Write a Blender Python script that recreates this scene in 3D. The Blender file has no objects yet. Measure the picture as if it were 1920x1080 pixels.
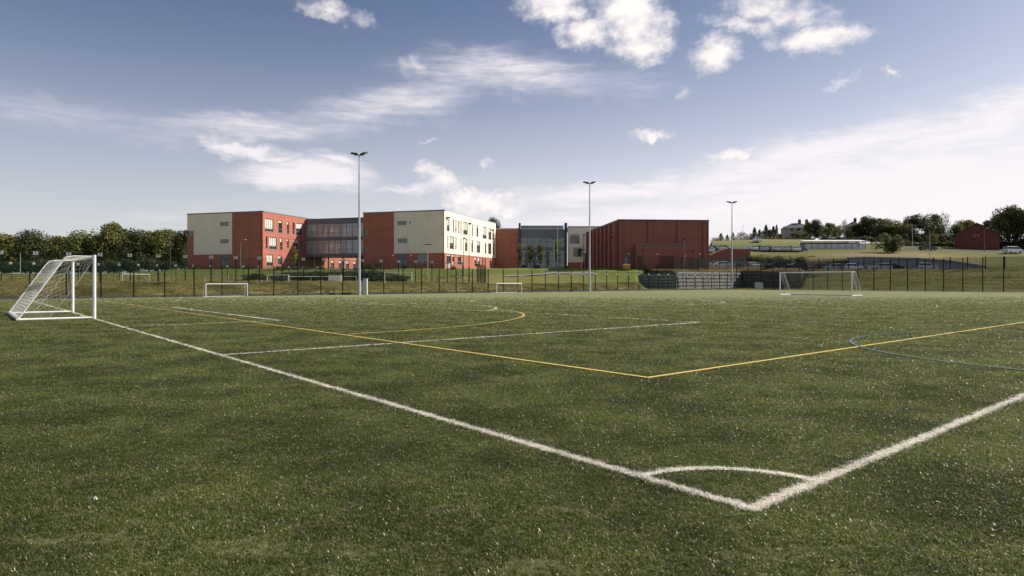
import bpy, math, random
import numpy as np
from mathutils import Vector, Matrix
random.seed(7); rng = np.random.default_rng(11)
C = bpy.context.scene.collection
S = bpy.context.scene
R = math.radians
# ------------------------------------------------------------------ camera
EYE, F0, UC, VH = 1.46, 1230.0, 960.0, 528.0
cam = bpy.data.cameras.new('camera'); co = bpy.data.objects.new('camera', cam); C.objects.link(co)
co.location = (0, 0, EYE); co.rotation_euler = (R(90), 0, 0)
cam.sensor_width = 36; cam.lens = 36*F0/1920; cam.shift_y = -12/1920
cam.clip_start = .05; cam.clip_end = 8000
S.camera = co
# ------------------------------------------------------------------ light
SUN = Vector((1.731, .504, 1.26)).normalized()
SUN_EL = math.asin(SUN.z); SUN_AZ = math.atan2(SUN.x, SUN.y)
sl = bpy.data.lights.new('sun', 'SUN'); so = bpy.data.objects.new('sun', sl); C.objects.link(so)
sl.energy = 5.0; sl.angle = R(.53); sl.color = (1, .93, .82)
so.rotation_euler = SUN.to_track_quat('Z', 'Y').to_euler()
S.view_settings.view_transform = 'Standard'; S.view_settings.look = 'None'
S.view_settings.gamma = 1; S.view_settings.exposure = 0.45; S.view_settings.use_curve_mapping = False
S.cycles.max_bounces = 6; S.cycles.transparent_max_bounces = 12
S.cycles.diffuse_bounces = 3; S.cycles.glossy_bounces = 3

class NT:
    def __init__(s, nt): s.n = nt.nodes; s.l = nt.links
    def new(s, t, **k):
        n = s.n.new(t)
        for a, b in k.items(): setattr(n, a, b)
        return n
    def val(s, sock, v):
        if isinstance(v, bpy.types.NodeSocket): s.l.new(v, sock)
        elif v is not None: sock.default_value = v
    def math(s, op, a, b=None, c=None, clamp=False):
        n = s.new('ShaderNodeMath', operation=op, use_clamp=clamp)
        s.val(n.inputs[0], a); s.val(n.inputs[1], b); s.val(n.inputs[2], c)
        return n.outputs[0]
    def noise(s, vec, scale, detail=4, rough=.5, dist=0):
        n = s.new('ShaderNodeTexNoise'); s.val(n.inputs['Vector'], vec)
        n.inputs['Scale'].default_value = scale; n.inputs['Detail'].default_value = detail
        n.inputs['Roughness'].default_value = rough; n.inputs['Distortion'].default_value = dist
        return n.outputs['Fac']
    def ss(s, v, a, b, o0=0, o1=1):
        n = s.new('ShaderNodeMapRange', interpolation_type='SMOOTHSTEP'); s.val(n.inputs[0], v)
        n.inputs[1].default_value = a; n.inputs[2].default_value = b
        n.inputs[3].default_value = o0; n.inputs[4].default_value = o1
        return n.outputs[0]
    def mix(s, f, a, b, bt='MIX'):
        n = s.new('ShaderNodeMix', data_type='RGBA', blend_type=bt)
        s.val(n.inputs[0], f)
        for i, v in ((6, a), (7, b)):
            if isinstance(v, (tuple, list)): n.inputs[i].default_value = (*v[:3], 1)
            else: s.val(n.inputs[i], v)
        return n.outputs[2]
    def mapping(s, vec, loc=(0,0,0), rot=(0,0,0), scale=(1,1,1), typ='POINT'):
        n = s.new('ShaderNodeMapping', vector_type=typ); s.val(n.inputs[0], vec)
        n.inputs[1].default_value = loc; n.inputs[2].default_value = rot; n.inputs[3].default_value = scale
        return n.outputs[0]

def azel(u, v):
    x = (u-UC)/F0; z = (VH-v)/F0
    return math.degrees(math.atan(x)), math.degrees(math.atan(z/math.hypot(1, x)))
W = bpy.data.worlds.new('World'); S.world = W; W.use_nodes = True
t = NT(W.node_tree); t.n.clear()
sky = t.new('ShaderNodeTexSky', sky_type='NISHITA', sun_disc=False)
sky.sun_elevation = SUN_EL; sky.sun_rotation = SUN_AZ
sky.air_density = 1.0; sky.dust_density = 1.6; sky.ozone_density = 1.2; sky.altitude = 100
hs = t.new('ShaderNodeHueSaturation'); hs.inputs['Saturation'].default_value = 1.05
hs.inputs['Value'].default_value = .66; hs.inputs['Hue'].default_value = .512
t.l.new(sky.outputs[0], hs.inputs['Color'])
tc = t.new('ShaderNodeTexCoord'); sp = t.new('ShaderNodeSeparateXYZ'); t.l.new(tc.outputs['Generated'], sp.inputs[0])
AZ = t.math('MULTIPLY', t.math('ARCTAN2', sp.outputs[0], sp.outputs[1]), 57.2958)
EL = t.math('MULTIPLY', t.math('ARCSINE', sp.outputs[2]), 57.2958)
cb = t.new('ShaderNodeCombineXYZ'); t.l.new(AZ, cb.inputs[0]); t.l.new(EL, cb.inputs[1])
base = cb.outputs[0]
def warp(vec, scale, amt, sc=(1, 1, 1)):
    n = t.new('ShaderNodeTexNoise'); t.l.new(t.mapping(vec, scale=sc), n.inputs['Vector'])
    n.inputs['Scale'].default_value = scale; n.inputs['Detail'].default_value = 6; n.inputs['Roughness'].default_value = .62
    a = t.new('ShaderNodeVectorMath', operation='SUBTRACT'); t.l.new(n.outputs['Color'], a.inputs[0]); a.inputs[1].default_value = (.5, .5, .5)
    b = t.new('ShaderNodeVectorMath', operation='MULTIPLY'); t.l.new(a.outputs[0], b.inputs[0]); b.inputs[1].default_value = amt
    c = t.new('ShaderNodeVectorMath', operation='ADD'); t.l.new(vec, c.inputs[0]); t.l.new(b.outputs[0], c.inputs[1])
    return c.outputs[0]
def blobs(vec, lst):
    acc = None
    for (u, v, ru, rv, rot, st) in lst:
        a, e = azel(u, v)
        k = math.degrees(1/F0)*math.cos(math.radians(a))
        m = t.mapping(vec, (a, e, 0), (0, 0, R(rot)), (ru*k, rv*k, 1), 'TEXTURE')
        sep = t.new('ShaderNodeSeparateXYZ'); t.l.new(m, sep.inputs[0])
        c2 = t.new('ShaderNodeCombineXYZ'); t.l.new(sep.outputs[0], c2.inputs[0]); t.l.new(sep.outputs[1], c2.inputs[1])
        g = t.new('ShaderNodeTexGradient', gradient_type='SPHERICAL'); t.l.new(c2.outputs[0], g.inputs[0])
        r = t.math('MULTIPLY', g.outputs['Fac'], st)
        acc = r if acc is None else t.math('MAXIMUM', acc, r)
    return acc
wc = warp(base, .55, (2.6, 2.0, 0)); wc = warp(wc, 2.2, (.8, .6, 0))
CUM = [(1040,15,95,42,-8,1),(1185,30,105,80,-40,1.1),(1095,62,75,38,0,.9),(1200,85,85,46,-10,1.0),(1340,97,60,42,15,1.05),(1450,15,160,38,-18,.7),
       (1535,72,110,36,-4,1),(1400,45,110,20,-15,.6),(1225,254,50,15,-4,.95),(895,378,92,32,-3,1.2),(955,395,40,18,0,.9),(820,330,58,24,-25,.9),
       (1375,290,55,13,0,.8),
       (1668,134,22,13,-30,.75),(1580,152,60,16,28,.35),(620,18,100,28,-10,.62),(775,128,34,30,-30,.5),(915,305,20,12,0,.5),
       (800,265,32,6,-3,.5),(1280,170,25,24,0,.3)]
cum = blobs(wc, CUM)
nz = t.noise(t.mapping(base, scale=(1, 1.5, 1)), .55, 7, .56)
cumm = t.ss(t.math('ADD', cum, t.math('MULTIPLY', t.math('SUBTRACT', nz, .5), 1.0)), .03, .86)
cumm = t.math('MULTIPLY', cumm, t.ss(cum, .0, .2))
wi = warp(base, .12, (9, 4, 0), (1, 2, 1)); wi = warp(wi, .5, (2.4, 1.3, 0), (1, 2.5, 1))
CIR = [(575,325,165,44,0,1.5),(470,277,160,20,-6,1.2),(640,300,100,18,-14,1.0),(770,352,120,17,4,.95),(480,235,330,40,9,.68),(760,185,340,56,14,.72),(960,140,300,58,-4,.85),(100,205,260,62,-4,.42),(1180,150,200,50,0,.35),
       (1880,215,460,62,13,1.2),(1500,300,520,62,9,1.15),(1150,358,320,32,4,1.1),(1700,350,640,100,4,1.6),(1300,398,640,44,3,1.0),(300,400,160,22,10,.42),(1920,420,520,150,0,1.6),(2300,300,500,180,10,1.3),(820,350,240,26,5,.3)]
cir = blobs(wi, CIR)
nz2 = t.noise(t.mapping(base, rot=(0, 0, R(-9)), scale=(.35, 2.2, 1)), .8, 7, .6)
cirm = t.ss(t.math('MULTIPLY', cir, t.math('ADD', t.math('MULTIPLY', nz2, 1.5), .1)), .02, .95)
# scattered cirrus over the rest of the sky
gen = t.noise(t.mapping(tc.outputs['Generated'], rot=(0, 0, .5), scale=(1, 2.2, 3)), 1.4, 8, .6, .5)
genm = t.math('MULTIPLY', t.ss(gen, .52, .8), t.ss(t.math('ABSOLUTE', AZ), 42, 60, 0, .7))
glare = t.math('MULTIPLY', t.ss(EL, 0, 26, 1, 0), t.ss(AZ, -45, 34, .55, 1))
hazy = t.math('MULTIPLY', glare, t.ss(EL, 0, 22, 1, .5))
base_sky = t.mix(t.math('MULTIPLY', hazy, .85), hs.outputs[0], (7.6, 7.35, 7.8))
c1 = t.mix(t.math('MAXIMUM', t.math('MULTIPLY', cirm, .88), genm), base_sky, (7.3, 6.85, 7.05))
shade = t.ss(nz, .35, .62)
c2 = t.mix(cumm, c1, t.mix(shade, (6.6, 6.2, 6.4), (7.9, 7.4, 7.1)))
bg = t.new('ShaderNodeBackground'); t.l.new(c2, bg.inputs[0]); bg.inputs[1].default_value = .1
ow = t.new('ShaderNodeOutputWorld'); t.l.new(bg.outputs[0], ow.inputs[0])

# ------------------------------------------------------------------ helpers
def tag(o, label=None, cat=None, group=None, kind=None):
    if label: o['label'] = label
    if cat: o['category'] = cat
    if group: o['group'] = group
    if kind: o['kind'] = kind
    return o
def empty(name, loc, label, cat, group=None, rz=0):
    o = bpy.data.objects.new(name, None); C.objects.link(o); o.location = loc; o.rotation_euler = (0, 0, rz)
    return tag(o, label, cat, group)
class MB:
    def __init__(s): s.v = []; s.f = []; s.m = []
    def add(s, vs, fs, m=0):
        k = len(s.v); s.v += [tuple(p) for p in vs]; s.f += [tuple(k+i for i in f) for f in fs]; s.m += [m]*len(fs); return s
    def box(s, a, b, m=0):
        (x0, y0, z0), (x1, y1, z1) = a, b
        return s.add([(x0,y0,z0),(x1,y0,z0),(x1,y1,z0),(x0,y1,z0),(x0,y0,z1),(x1,y0,z1),(x1,y1,z1),(x0,y1,z1)],
            [(0,3,2,1),(4,5,6,7),(0,1,5,4),(1,2,6,5),(2,3,7,6),(3,0,4,7)], m)
    def obox(s, O, d, t0, t1, n0, n1, z0, z1, m=0):   # oriented box: along d, outward normal n
        n = (d[1], -d[0])
        P = lambda t_, q, z: (O[0]+d[0]*t_+n[0]*q, O[1]+d[1]*t_+n[1]*q, z)
        return s.add([P(t0,n1,z0),P(t1,n1,z0),P(t1,n0,z0),P(t0,n0,z0),P(t0,n1,z1),P(t1,n1,z1),P(t1,n0,z1),P(t0,n0,z1)],
            [(0,3,2,1),(4,5,6,7),(0,1,5,4),(1,2,6,5),(2,3,7,6),(3,0,4,7)], m)
    def tube(s, p, q, r, r2=None, n=6, m=0, caps=True):
        p, q = Vector(p), Vector(q); d = (q-p).normalized()
        a = d.orthogonal().normalized(); b = d.cross(a); r2 = r if r2 is None else r2
        vs = [p+(a*math.cos(k*2*math.pi/n)+b*math.sin(k*2*math.pi/n))*r for k in range(n)]
        vs += [q+(a*math.cos(k*2*math.pi/n)+b*math.sin(k*2*math.pi/n))*r2 for k in range(n)]
        fs = [(k, (k+1) % n, n+(k+1) % n, n+k) for k in range(n)]
        if caps: fs += [tuple(range(n))[::-1], tuple(range(n, 2*n))]
        return s.add(vs, fs, m)
    def path(s, pts, r, n=6, m=0):
        for a, b in zip(pts, pts[1:]): s.tube(a, b, r, n=n, m=m)
        return s
    def mesh(s, name, mats, smooth=False):
        me = bpy.data.meshes.new(name); me.from_pydata(s.v, [], s.f)
        for mm in (mats if isinstance(mats, (list, tuple)) else [mats]): me.materials.append(mm)
        if any(s.m): me.polygons.foreach_set('material_index', s.m)
        if smooth: me.polygons.foreach_set('use_smooth', [True]*len(s.f))
        me.update(); return me
    def build(s, name, mats, parent=None, smooth=False, loc=None):
        return link(name, s.mesh(name, mats, smooth), parent, loc)
WORLD_ROOTS = {}   # roots whose parts are modelled in world coordinates
def link(name, me, parent=None, loc=None, rz=0):
    o = bpy.data.objects.new(name, me); C.objects.link(o); o.parent = parent
    if parent is not None and loc is None and parent.name in WORLD_ROOTS: loc = WORLD_ROOTS[parent.name]
    if loc is not None: o.location = loc
    if rz: o.rotation_euler = (0, 0, rz)
    return o
def children(o): return list(o.children)
def copy_tree(o, parent=None):
    c = o.copy(); C.objects.link(c); c.parent = parent
    for ch in kids.get(o.name, []): copy_tree_child(ch, c)
    return c
kids = {}
def remember(root):
    m = {}
    for o in C.objects:
        if o.parent: m.setdefault(o.parent.name, []).append(o)
    def walk(o):
        kids[o.name] = m.get(o.name, [])
        for ch in kids[o.name]: walk(ch)
    walk(root)
def copy_tree_child(ch, par):
    c = ch.copy(); C.objects.link(c); c.parent = par
    for g in kids.get(ch.name, []): copy_tree_child(g, c)

def mat(name, col, rough=.7, var=.15, scale=3, spec=.3, metal=0, bump=0, col2=None, det=5, band=0):
    m = bpy.data.materials.new(name); m.use_nodes = True; q = NT(m.node_tree)
    b = q.n['Principled BSDF']; tcn = q.new('ShaderNodeTexCoord')
    geo = q.new('ShaderNodeNewGeometry')
    n = q.noise(geo.outputs['Position'], scale, det, .6)
    c2 = col2 or tuple(c*(1-var*1.6) for c in col)
    c0 = tuple(min(1, c*(1+var*.6)) for c in col) if not col2 else col
    cc = q.mix(q.ss(n, .32, .68), c2, c0)
    if band:   # faint courses and rain streaks
        h = q.noise(q.mapping(geo.outputs['Position'], scale=(.05, .05, 4.5)), 1, 3, .7)
        v = q.noise(q.mapping(geo.outputs['Position'], scale=(1.6, 1.6, .07)), 1, 4, .7)
        cc = q.mix(q.ss(h, .42, .62, 0, band), cc, tuple(k*.72 for k in col)); cc = q.mix(q.ss(v, .5, .72, 0, band), cc, tuple(k*.66 for k in col))
    q.l.new(cc, b.inputs['Base Color'])
    b.inputs['Roughness'].default_value = rough; b.inputs['Metallic'].default_value = metal
    b.inputs['Specular IOR Level'].default_value = spec
    if bump:
        bn = q.new('ShaderNodeBump'); bn.inputs['Strength'].default_value = bump; bn.inputs['Distance'].default_value = .05
        q.l.new(q.noise(geo.outputs['Position'], scale*6, 4), bn.inputs['Height']); q.l.new(bn.outputs[0], b.inputs['Normal'])
    return m
M = {}
M['white'] = mat('white_powder_coat', (.78,.76,.76), .35, .06, 4)
M['net'] = mat('net_cord', (.72,.71,.68), .7, .05, 6)
M['galv'] = mat('galvanised_steel', (.50,.52,.54), .42, .12, 5, metal=.55)
M['dgreen'] = mat('dark_green_paint', (.006,.020,.015), .75, .2, 4, spec=.1)
M['black'] = mat('black_paint', (.015,.015,.017), .5, .1, 4)
M['lampglass'] = mat('lamp_lens', (.25,.27,.3), .15, .05, 4, spec=.6)
M['sign'] = mat('white_sign_plate', (.8,.79,.76), .4, .04, 8)
M['signgrey'] = mat('pale_sign_plate', (.55,.56,.56), .4, .06, 8)
M['redbrick'] = mat('dark_red_brick', (.43,.155,.104), .85, .08, 1.1, bump=.2, band=.45)
M['pinkbrick'] = M['redbrick']
M['hallred'] = mat('dark_red_cladding', (.31,.116,.087), .75, .06, .5, bump=.1, band=.5)
M['cream'] = mat('cream_render', (.87,.76,.61), .8, .04, .35, band=.12)
M['coping'] = mat('grey_coping', (.20,.21,.23), .5, .08, 2)
M['dgrey'] = mat('dark_grey_metal', (.06,.068,.08), .4, .12, 1)
M['mgrey'] = mat('mid_grey_metal', (.16,.175,.2), .45, .1, 1)
M['lgrey'] = mat('light_grey_metal', (.45,.46,.48), .5, .08, 1)
M['roof'] = mat('grey_membrane_roof', (.3,.31,.33), .8, .1, .6)
M['frame'] = mat('aluminium_frame', (.30,.31,.32), .4, .06, 3)
M['blind'] = mat('pale_roller_blind', (.62,.60,.55), .9, .05, 3)
M['door'] = mat('dark_door', (.035,.05,.055), .35, .1, 3)
M['concrete'] = mat('grey_concrete', (.33,.32,.31), .9, .2, 1.6, bump=.3)
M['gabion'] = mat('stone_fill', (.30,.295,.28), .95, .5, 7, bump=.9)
M['gabion2'] = mat('dark_stone_fill', (.20,.20,.195), .95, .5, 7, bump=.9)  # same stone, with the wall's shade put into a darker colour
M['timber'] = mat('dark_timber', (.08,.075,.07), .85, .25, 3)
M['yellow'] = mat('yellow_plastic', (.50,.29,.07), .6, .1, 3)
M['hroof'] = mat('grey_slate', (.10,.10,.105), .8, .2, 2)
M['hrender'] = mat('pale_house_render', (.42,.37,.32), .9, .1, 1)
M['hbrick'] = mat('house_brick', (.19,.062,.042), .9, .2, 2)
M['tyre'] = mat('tyre_rubber', (.02,.02,.02), .9, .1, 5)
M['bark'] = mat('bark', (.10,.08,.06), .95, .3, 3, bump=.4)
M['green_clad'] = mat('grey_green_panel', (.10,.13,.13), .4, .1, 2)

def glassmat(name, col, rough=.06, alpha=None):
    m = bpy.data.materials.new(name); m.use_nodes = True; q = NT(m.node_tree)
    b = q.n['Principled BSDF']; b.inputs['Base Color'].default_value = (*col, 1); b.inputs['Roughness'].default_value = rough
    b.inputs['Specular IOR Level'].default_value = .8
    if alpha is not None:
        tr = q.new('ShaderNodeBsdfTransparent'); tr.inputs[0].default_value = (.96, .985, .975, 1)
        mx = q.new('ShaderNodeMixShader'); mx.inputs[0].default_value = alpha
        q.l.new(tr.outputs[0], mx.inputs[1]); q.l.new(b.outputs[0], mx.inputs[2])
        q.l.new(mx.outputs[0], q.n['Material Output'].inputs[0])
    return m
M['glass'] = glassmat('window_glass', (.022,.035,.038))
M['greenglass'] = glassmat('green_tinted_glass', (.11,.18,.18))
M['clear'] = glassmat('clear_glazing', (.12,.14,.14), .05, .10)
M['frit'] = glassmat('fritted_glass', (.55,.60,.62), .2, .74)  # pale body colour stands in for reflections on the right-hand link panes
M['semi'] = glassmat('lightly_fritted_glass', (.5,.53,.53), .12, .6)  # fainter reflection tone painted into the other front link panes
M['carglass'] = glassmat('car_glass', (.02,.025,.03))

def leafmat(name, cols, trans=.25, rough=.6, posvar=.35):
    m = bpy.data.materials.new(name); m.use_nodes = True; q = NT(m.node_tree)
    b = q.n['Principled BSDF']; geo = q.new('ShaderNodeNewGeometry'); oi = q.new('ShaderNodeObjectInfo')
    r = q.new('ShaderNodeValToRGB'); q.l.new(geo.outputs['Random Per Island'], r.inputs[0])
    e = r.color_ramp.elements; e[0].color = (*cols[0], 1); e[1].color = (*cols[-1], 1)
    for i, c in enumerate(cols[1:-1]): x = e.new((i+1)/(len(cols)-1)); x.color = (*c, 1)
    n = q.noise(geo.outputs['Position'], posvar, 3)
    hv = q.new('ShaderNodeHueSaturation'); q.l.new(r.outputs[0], hv.inputs['Color'])
    q.l.new(q.ss(n, .3, .7, .7, 1.35), hv.inputs['Value'])
    q.l.new(q.math('ADD', q.math('MULTIPLY', oi.outputs['Random'], .05), .472), hv.inputs['Hue'])
    q.l.new(hv.outputs[0], b.inputs['Base Color']); b.inputs['Roughness'].default_value = rough
    b.inputs['Specular IOR Level'].default_value = .25
    tl = q.new('ShaderNodeBsdfTranslucent'); q.l.new(hv.outputs[0], tl.inputs[0])
    mx = q.new('ShaderNodeMixShader'); mx.inputs[0].default_value = trans
    q.l.new(b.outputs[0], mx.inputs[1]); q.l.new(tl.outputs[0], mx.inputs[2]); q.l.new(mx.outputs[0], q.n['Material Output'].inputs[0])
    return m
M['leaf'] = leafmat('olive_leaves', [(.06,.075,.018),(.12,.135,.03),(.20,.20,.05)])
M['leafd'] = leafmat('dark_leaves', [(.028,.038,.014),(.058,.070,.022),(.10,.11,.034)])
M['leafy'] = leafmat('yellowing_leaves', [(.08,.08,.02),(.17,.15,.03),(.26,.20,.045)])
M['conif'] = leafmat('conifer_needles', [(.025,.035,.018),(.05,.06,.03),(.08,.085,.04)])
M['rough'] = leafmat('rough_grass_blades', [(.16,.165,.04),(.26,.23,.08),(.42,.34,.17),(.19,.21,.05)], .4, .75, .25)

# ------------------------------------------------------------------ pitch frame
E1 = (.7682, .6402); E2 = (-.6402, .7682); P0 = (1.539, 4.206)
def PQ(a, b): return (P0[0]+a*E1[0]+b*E2[0], P0[1]+a*E1[1]+b*E2[1])
BF, AF = 65.5, 107.0
def Db(r, b):
    x, y = P0[0]+b*E2[0], P0[1]+b*E2[1]; a = (r*y-x)/(E1[0]-r*E1[1]); return y+a*E1[1]
def Da(r, a):
    x, y = P0[0]+a*E1[0], P0[1]+a*E1[1]; b = (r*y-x)/(E2[0]-r*E2[1]); return y+b*E2[1]
cr = PQ(AF, BF); RC = cr[0]/cr[1]
def D0(u):
    r = (u-UC)/F0; return Db(r, BF) if r < RC else Da(r, AF)
def at(u, D): return ((u-UC)/F0*D, D)
def zv(D, v): return EYE+(VH-v)/F0*D

# ------------------------------------------------------------------ terrain
COL = dict(R=(.26,.23,.085), G=(.14,.175,.04), B=(.17,.115,.055), T=(.075,.075,.078), E=(.25,.19,.105), O=(.128,.128,.04), X=(.10,.085,.05), N=(.055,.07,.022))
def O_(o, z, c='R'): return ('o', o, z, c)
def V_(D, v, c='G'): return ('a', D, zv(D, v), c)
def Z_(D, z, c='G'): return ('a', D, z, c)
tail = [Z_(170,3.3), Z_(180,3.4), Z_(190,3.5), Z_(200,3.6), Z_(215,3.7), Z_(400,5,'N'), Z_(900,8,'N')]
def lefty(o3, D4, D5, D6, v6, z3=1.3, z5=2.0):
    z6 = zv(D6, v6)
    return [O_(1.3,.05), O_(3,.5), O_(o3,z3), Z_(D4,z3+.02,'R'), Z_(D5,z5,'R'), Z_(D5+2,z5+.5,'G'), Z_(D6,z6,'G'), Z_(150,z6+.15), Z_(160,z6+.2)]+[('a',k[1],k[2]+z6-3,k[3]) for k in tail]
KEY = {
 -3200: lefty(5.6,94,110,130,513.5), 0: lefty(5.6,94,110,130,513.5), 210: lefty(6.2,100,112,130,512.5), 330: lefty(6.6,104,114,128,505),
 500: lefty(7.2,108,115,127,504.5), 840: lefty(8.4,112,117,127,503.5),
 930: lefty(8.6,110,118,127,503,1.0,2.6), 1190: [O_(1.5,.1),O_(4,.6),O_(7,1.2,'G'),Z_(115,2.0),Z_(119,3.0),Z_(121,3.5),V_(124,503),Z_(150,4.1,'T'),Z_(160,4.2),Z_(170,4.3),Z_(180,4.4),Z_(190,4.4),Z_(200,4.5),Z_(215,4.5),Z_(400,6,'N'),Z_(900,9,'N')],
 1212: [O_(1.5,.05),O_(4,.1,'G'),O_(8,.15,'G'),Z_(122.5,.3,'X'),Z_(122.9,3.6,'X'),Z_(123.4,3.8,'B'),Z_(124.5,4.0,'B'),Z_(150,4.1,'T'),Z_(160,4.2),Z_(170,4.3),Z_(180,4.4),Z_(190,4.4),Z_(200,4.5),Z_(215,4.5),Z_(400,6,'N'),Z_(900,9,'N')],
 1264: [O_(1.5,.02),O_(3,.02,'G'),O_(4.5,.03,'G'),Z_(117.2,.05,'X'),Z_(117.6,3.25,'B'),Z_(119,3.45,'B'),V_(123,504,'B'),Z_(150,4.1,'T'),Z_(160,4.2),Z_(170,4.3),Z_(180,4.4),Z_(190,4.4),Z_(200,4.5),Z_(215,4.5),Z_(400,6,'N'),Z_(900,9,'N')],
 1318: [O_(1.5,.02),O_(3,.02,'G'),O_(4.5,.03,'G'),Z_(122.9,.05,'X'),Z_(123.3,3.35,'B'),Z_(124.3,3.5,'B'),V_(126,503,'B'),Z_(133,4.1,'T'),Z_(144,4.2,'T'),Z_(148,4.5),Z_(150,5),Z_(176,6),Z_(196,8),Z_(216,10),Z_(400,12,'N'),Z_(900,14,'N')],
 1335: [O_(1.5,.02),O_(3,.02,'G'),O_(4.5,.03,'G'),Z_(124.9,.05,'X'),Z_(125.3,3.4,'B'),Z_(126.3,3.6,'B'),V_(129,501,'B'),Z_(133,4.2,'T'),Z_(144,4.3,'T'),V_(150.4,484,'O'),V_(151,474,'E'),V_(176,466,'T'),V_(196,458,'G'),V_(216,452,'E'),Z_(400,17,'N'),Z_(900,22,'N')],
 1390: [O_(1.5,.02),O_(3,.02,'G'),O_(4.5,.03,'G'),Z_(130.9,.05,'X'),Z_(131.3,3.5,'B'),Z_(132.3,3.8,'B'),V_(135,500,'B'),Z_(137,4.3,'T'),Z_(147,4.3,'T'),V_(150.4,484,'O'),V_(151,474,'G'),V_(176,467,'T'),V_(196,458,'G'),V_(216,450,'E'),Z_(400,17,'N'),Z_(900,22,'N')],
 1430: [O_(1.5,.02),O_(3,.02,'G'),O_(4.5,.03,'G'),Z_(126.9,.05,'X'),Z_(127.3,3.4,'B'),Z_(128.3,3.6,'B'),V_(131,501,'B'),Z_(133,4.0,'T'),Z_(142,4.1,'T'),V_(150,480,'O'),V_(157,475,'O'),V_(176,468,'T'),V_(196,457.5,'G'),V_(216,448.5,'E'),Z_(400,18,'N'),Z_(900,23,'N')],
 1500: [O_(1.5,.02),O_(3,.02,'G'),O_(4.5,.03,'G'),Z_(121.7,.05,'X'),Z_(122.1,3.4,'B'),Z_(123.1,3.5,'B'),V_(124.5,503,'B'),Z_(126,3.8,'T'),Z_(140,3.9,'T'),V_(150,479,'O'),V_(160,474,'O'),V_(178,469,'T'),V_(196,458,'G'),V_(216,449,'E'),Z_(400,18,'N'),Z_(900,23,'N')],
 1512: [O_(1.5,.1,'O'),O_(5,1.1,'O'),O_(9,2.3,'O'),V_(123.5,504.5,'O'),Z_(124.5,3.5,'O'),Z_(125.5,3.6,'T'),Z_(136,3.4,'T'),Z_(138.4,3.5,'O'),V_(140.5,490,'X'),V_(150,478.5,'O'),V_(165,472,'O'),V_(178,468.5,'O'),V_(196,460,'G'),V_(216,450,'E'),Z_(400,18,'N'),Z_(900,23,'N')],
 1620: [O_(1.5,.1,'O'),O_(5,1.1,'O'),O_(9,2.3,'O'),V_(119,504.5,'O'),Z_(120.5,3.4,'O'),Z_(122,3.55,'T'),Z_(137,3.6,'T'),Z_(138.4,3.6,'T'),V_(138.9,484.5,'X'),V_(150,478,'E'),V_(165,470.5,'O'),V_(178,468,'O'),V_(196,462,'O'),V_(216,456,'O'),Z_(400,18,'N'),Z_(900,23,'N')],
 1720: [O_(1.5,.1,'O'),O_(5,1.1,'O'),O_(9,2.4,'O'),V_(114,504.5,'O'),Z_(115.5,3.4,'O'),Z_(117,3.55,'T'),Z_(137,3.6,'T'),Z_(138.4,3.6,'T'),V_(138.9,486.5,'X'),V_(150,478,'E'),V_(165,470,'O'),V_(178,467,'T'),V_(196,462,'O'),V_(216,456,'N'),Z_(400,18,'N'),Z_(900,23,'N')],
 1848: [O_(1.5,.1,'O'),O_(5,1.1,'O'),O_(9,2.4,'O'),V_(106,504.5,'O'),Z_(107.5,3.3,'O'),Z_(109,3.55,'T'),Z_(137,3.6,'T'),Z_(138.4,3.4,'O'),V_(138.9,501,'O'),V_(150,488,'O'),V_(165,474,'O'),V_(178,470,'T'),V_(196,466,'O'),V_(216,458,'N'),Z_(400,18,'N'),Z_(900,23,'N')],
 1930: [O_(1.5,.1,'O'),O_(5,1.1,'O'),O_(9,2.4,'O'),V_(101.5,504.5,'O'),Z_(103,3.3,'O'),Z_(105,3.3,'O'),Z_(134,3.8,'O'),Z_(138.4,4.2,'O'),V_(140,498,'O'),V_(150,486,'O'),V_(164,474.5,'O'),V_(178,472,'T'),V_(196,468,'O'),V_(216,460,'N'),Z_(400,18,'N'),Z_(900,23,'N')],
}
KEY[4600] = [(k[0], min(k[1], 8) if k[0] == 'o' else k[1], k[2], k[3]) for k in KEY[1930]]
KEY[4600] = [('a', 40+ i*7.0, k[2], k[3]) if k[0]=='a' and k[1] < 150 else k for i, k in enumerate(KEY[4600])]
KU = sorted(KEY)
def prof(u):
    d0 = D0(u)
    def ev(k): return [(d0+p[1] if p[0] == 'o' else p[1], p[2], COL[p[3]]) for p in KEY[k]]
    if u <= KU[0]: A = ev(KU[0]); B = A; f = 0
    elif u >= KU[-1]: A = ev(KU[-1]); B = A; f = 0
    else:
        i = max(j for j in range(len(KU)) if KU[j] <= u); i = min(i, len(KU)-2)
        A, B = ev(KU[i]), ev(KU[i+1]); f = (u-KU[i])/(KU[i+1]-KU[i])
    D = [d0]; Z = [0.0]; c = [COL['R'] if u < 1500 else COL['O']]
    for a, b in zip(A, B):
        D.append(max(D[-1]+.05, a[0]*(1-f)+b[0]*f)); Z.append(a[1]*(1-f)+b[1]*f)
        c.append(tuple(p*(1-f)+q*f for p, q in zip(a[2], b[2])))
    return D, Z, c
def zat(x, y):
    u = UC+F0*x/y; D, Z, c = prof(u); return float(np.interp(y, D, Z))
SUBD = [1,2,3,3,6,4,3,3,4,3,3,4,4,4,4,6,6]
us = list(np.linspace(-3200, -200, 40))[:-1]+list(np.arange(-200, 2120, 8.0))+list(np.linspace(2120, 4600, 40))
us = sorted(set(us+[k for k in KU])); us = [u for i, u in enumerate(us) if i == 0 or u-us[i-1] > .01]
tv, tcol = [], []; nrow = None
def bumpy(x, y): return .09*math.sin(x*.9+1.3*math.sin(y*.5))*math.sin(y*.7+x*.23)+.05*math.sin(x*2.3+y*1.7)
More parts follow.
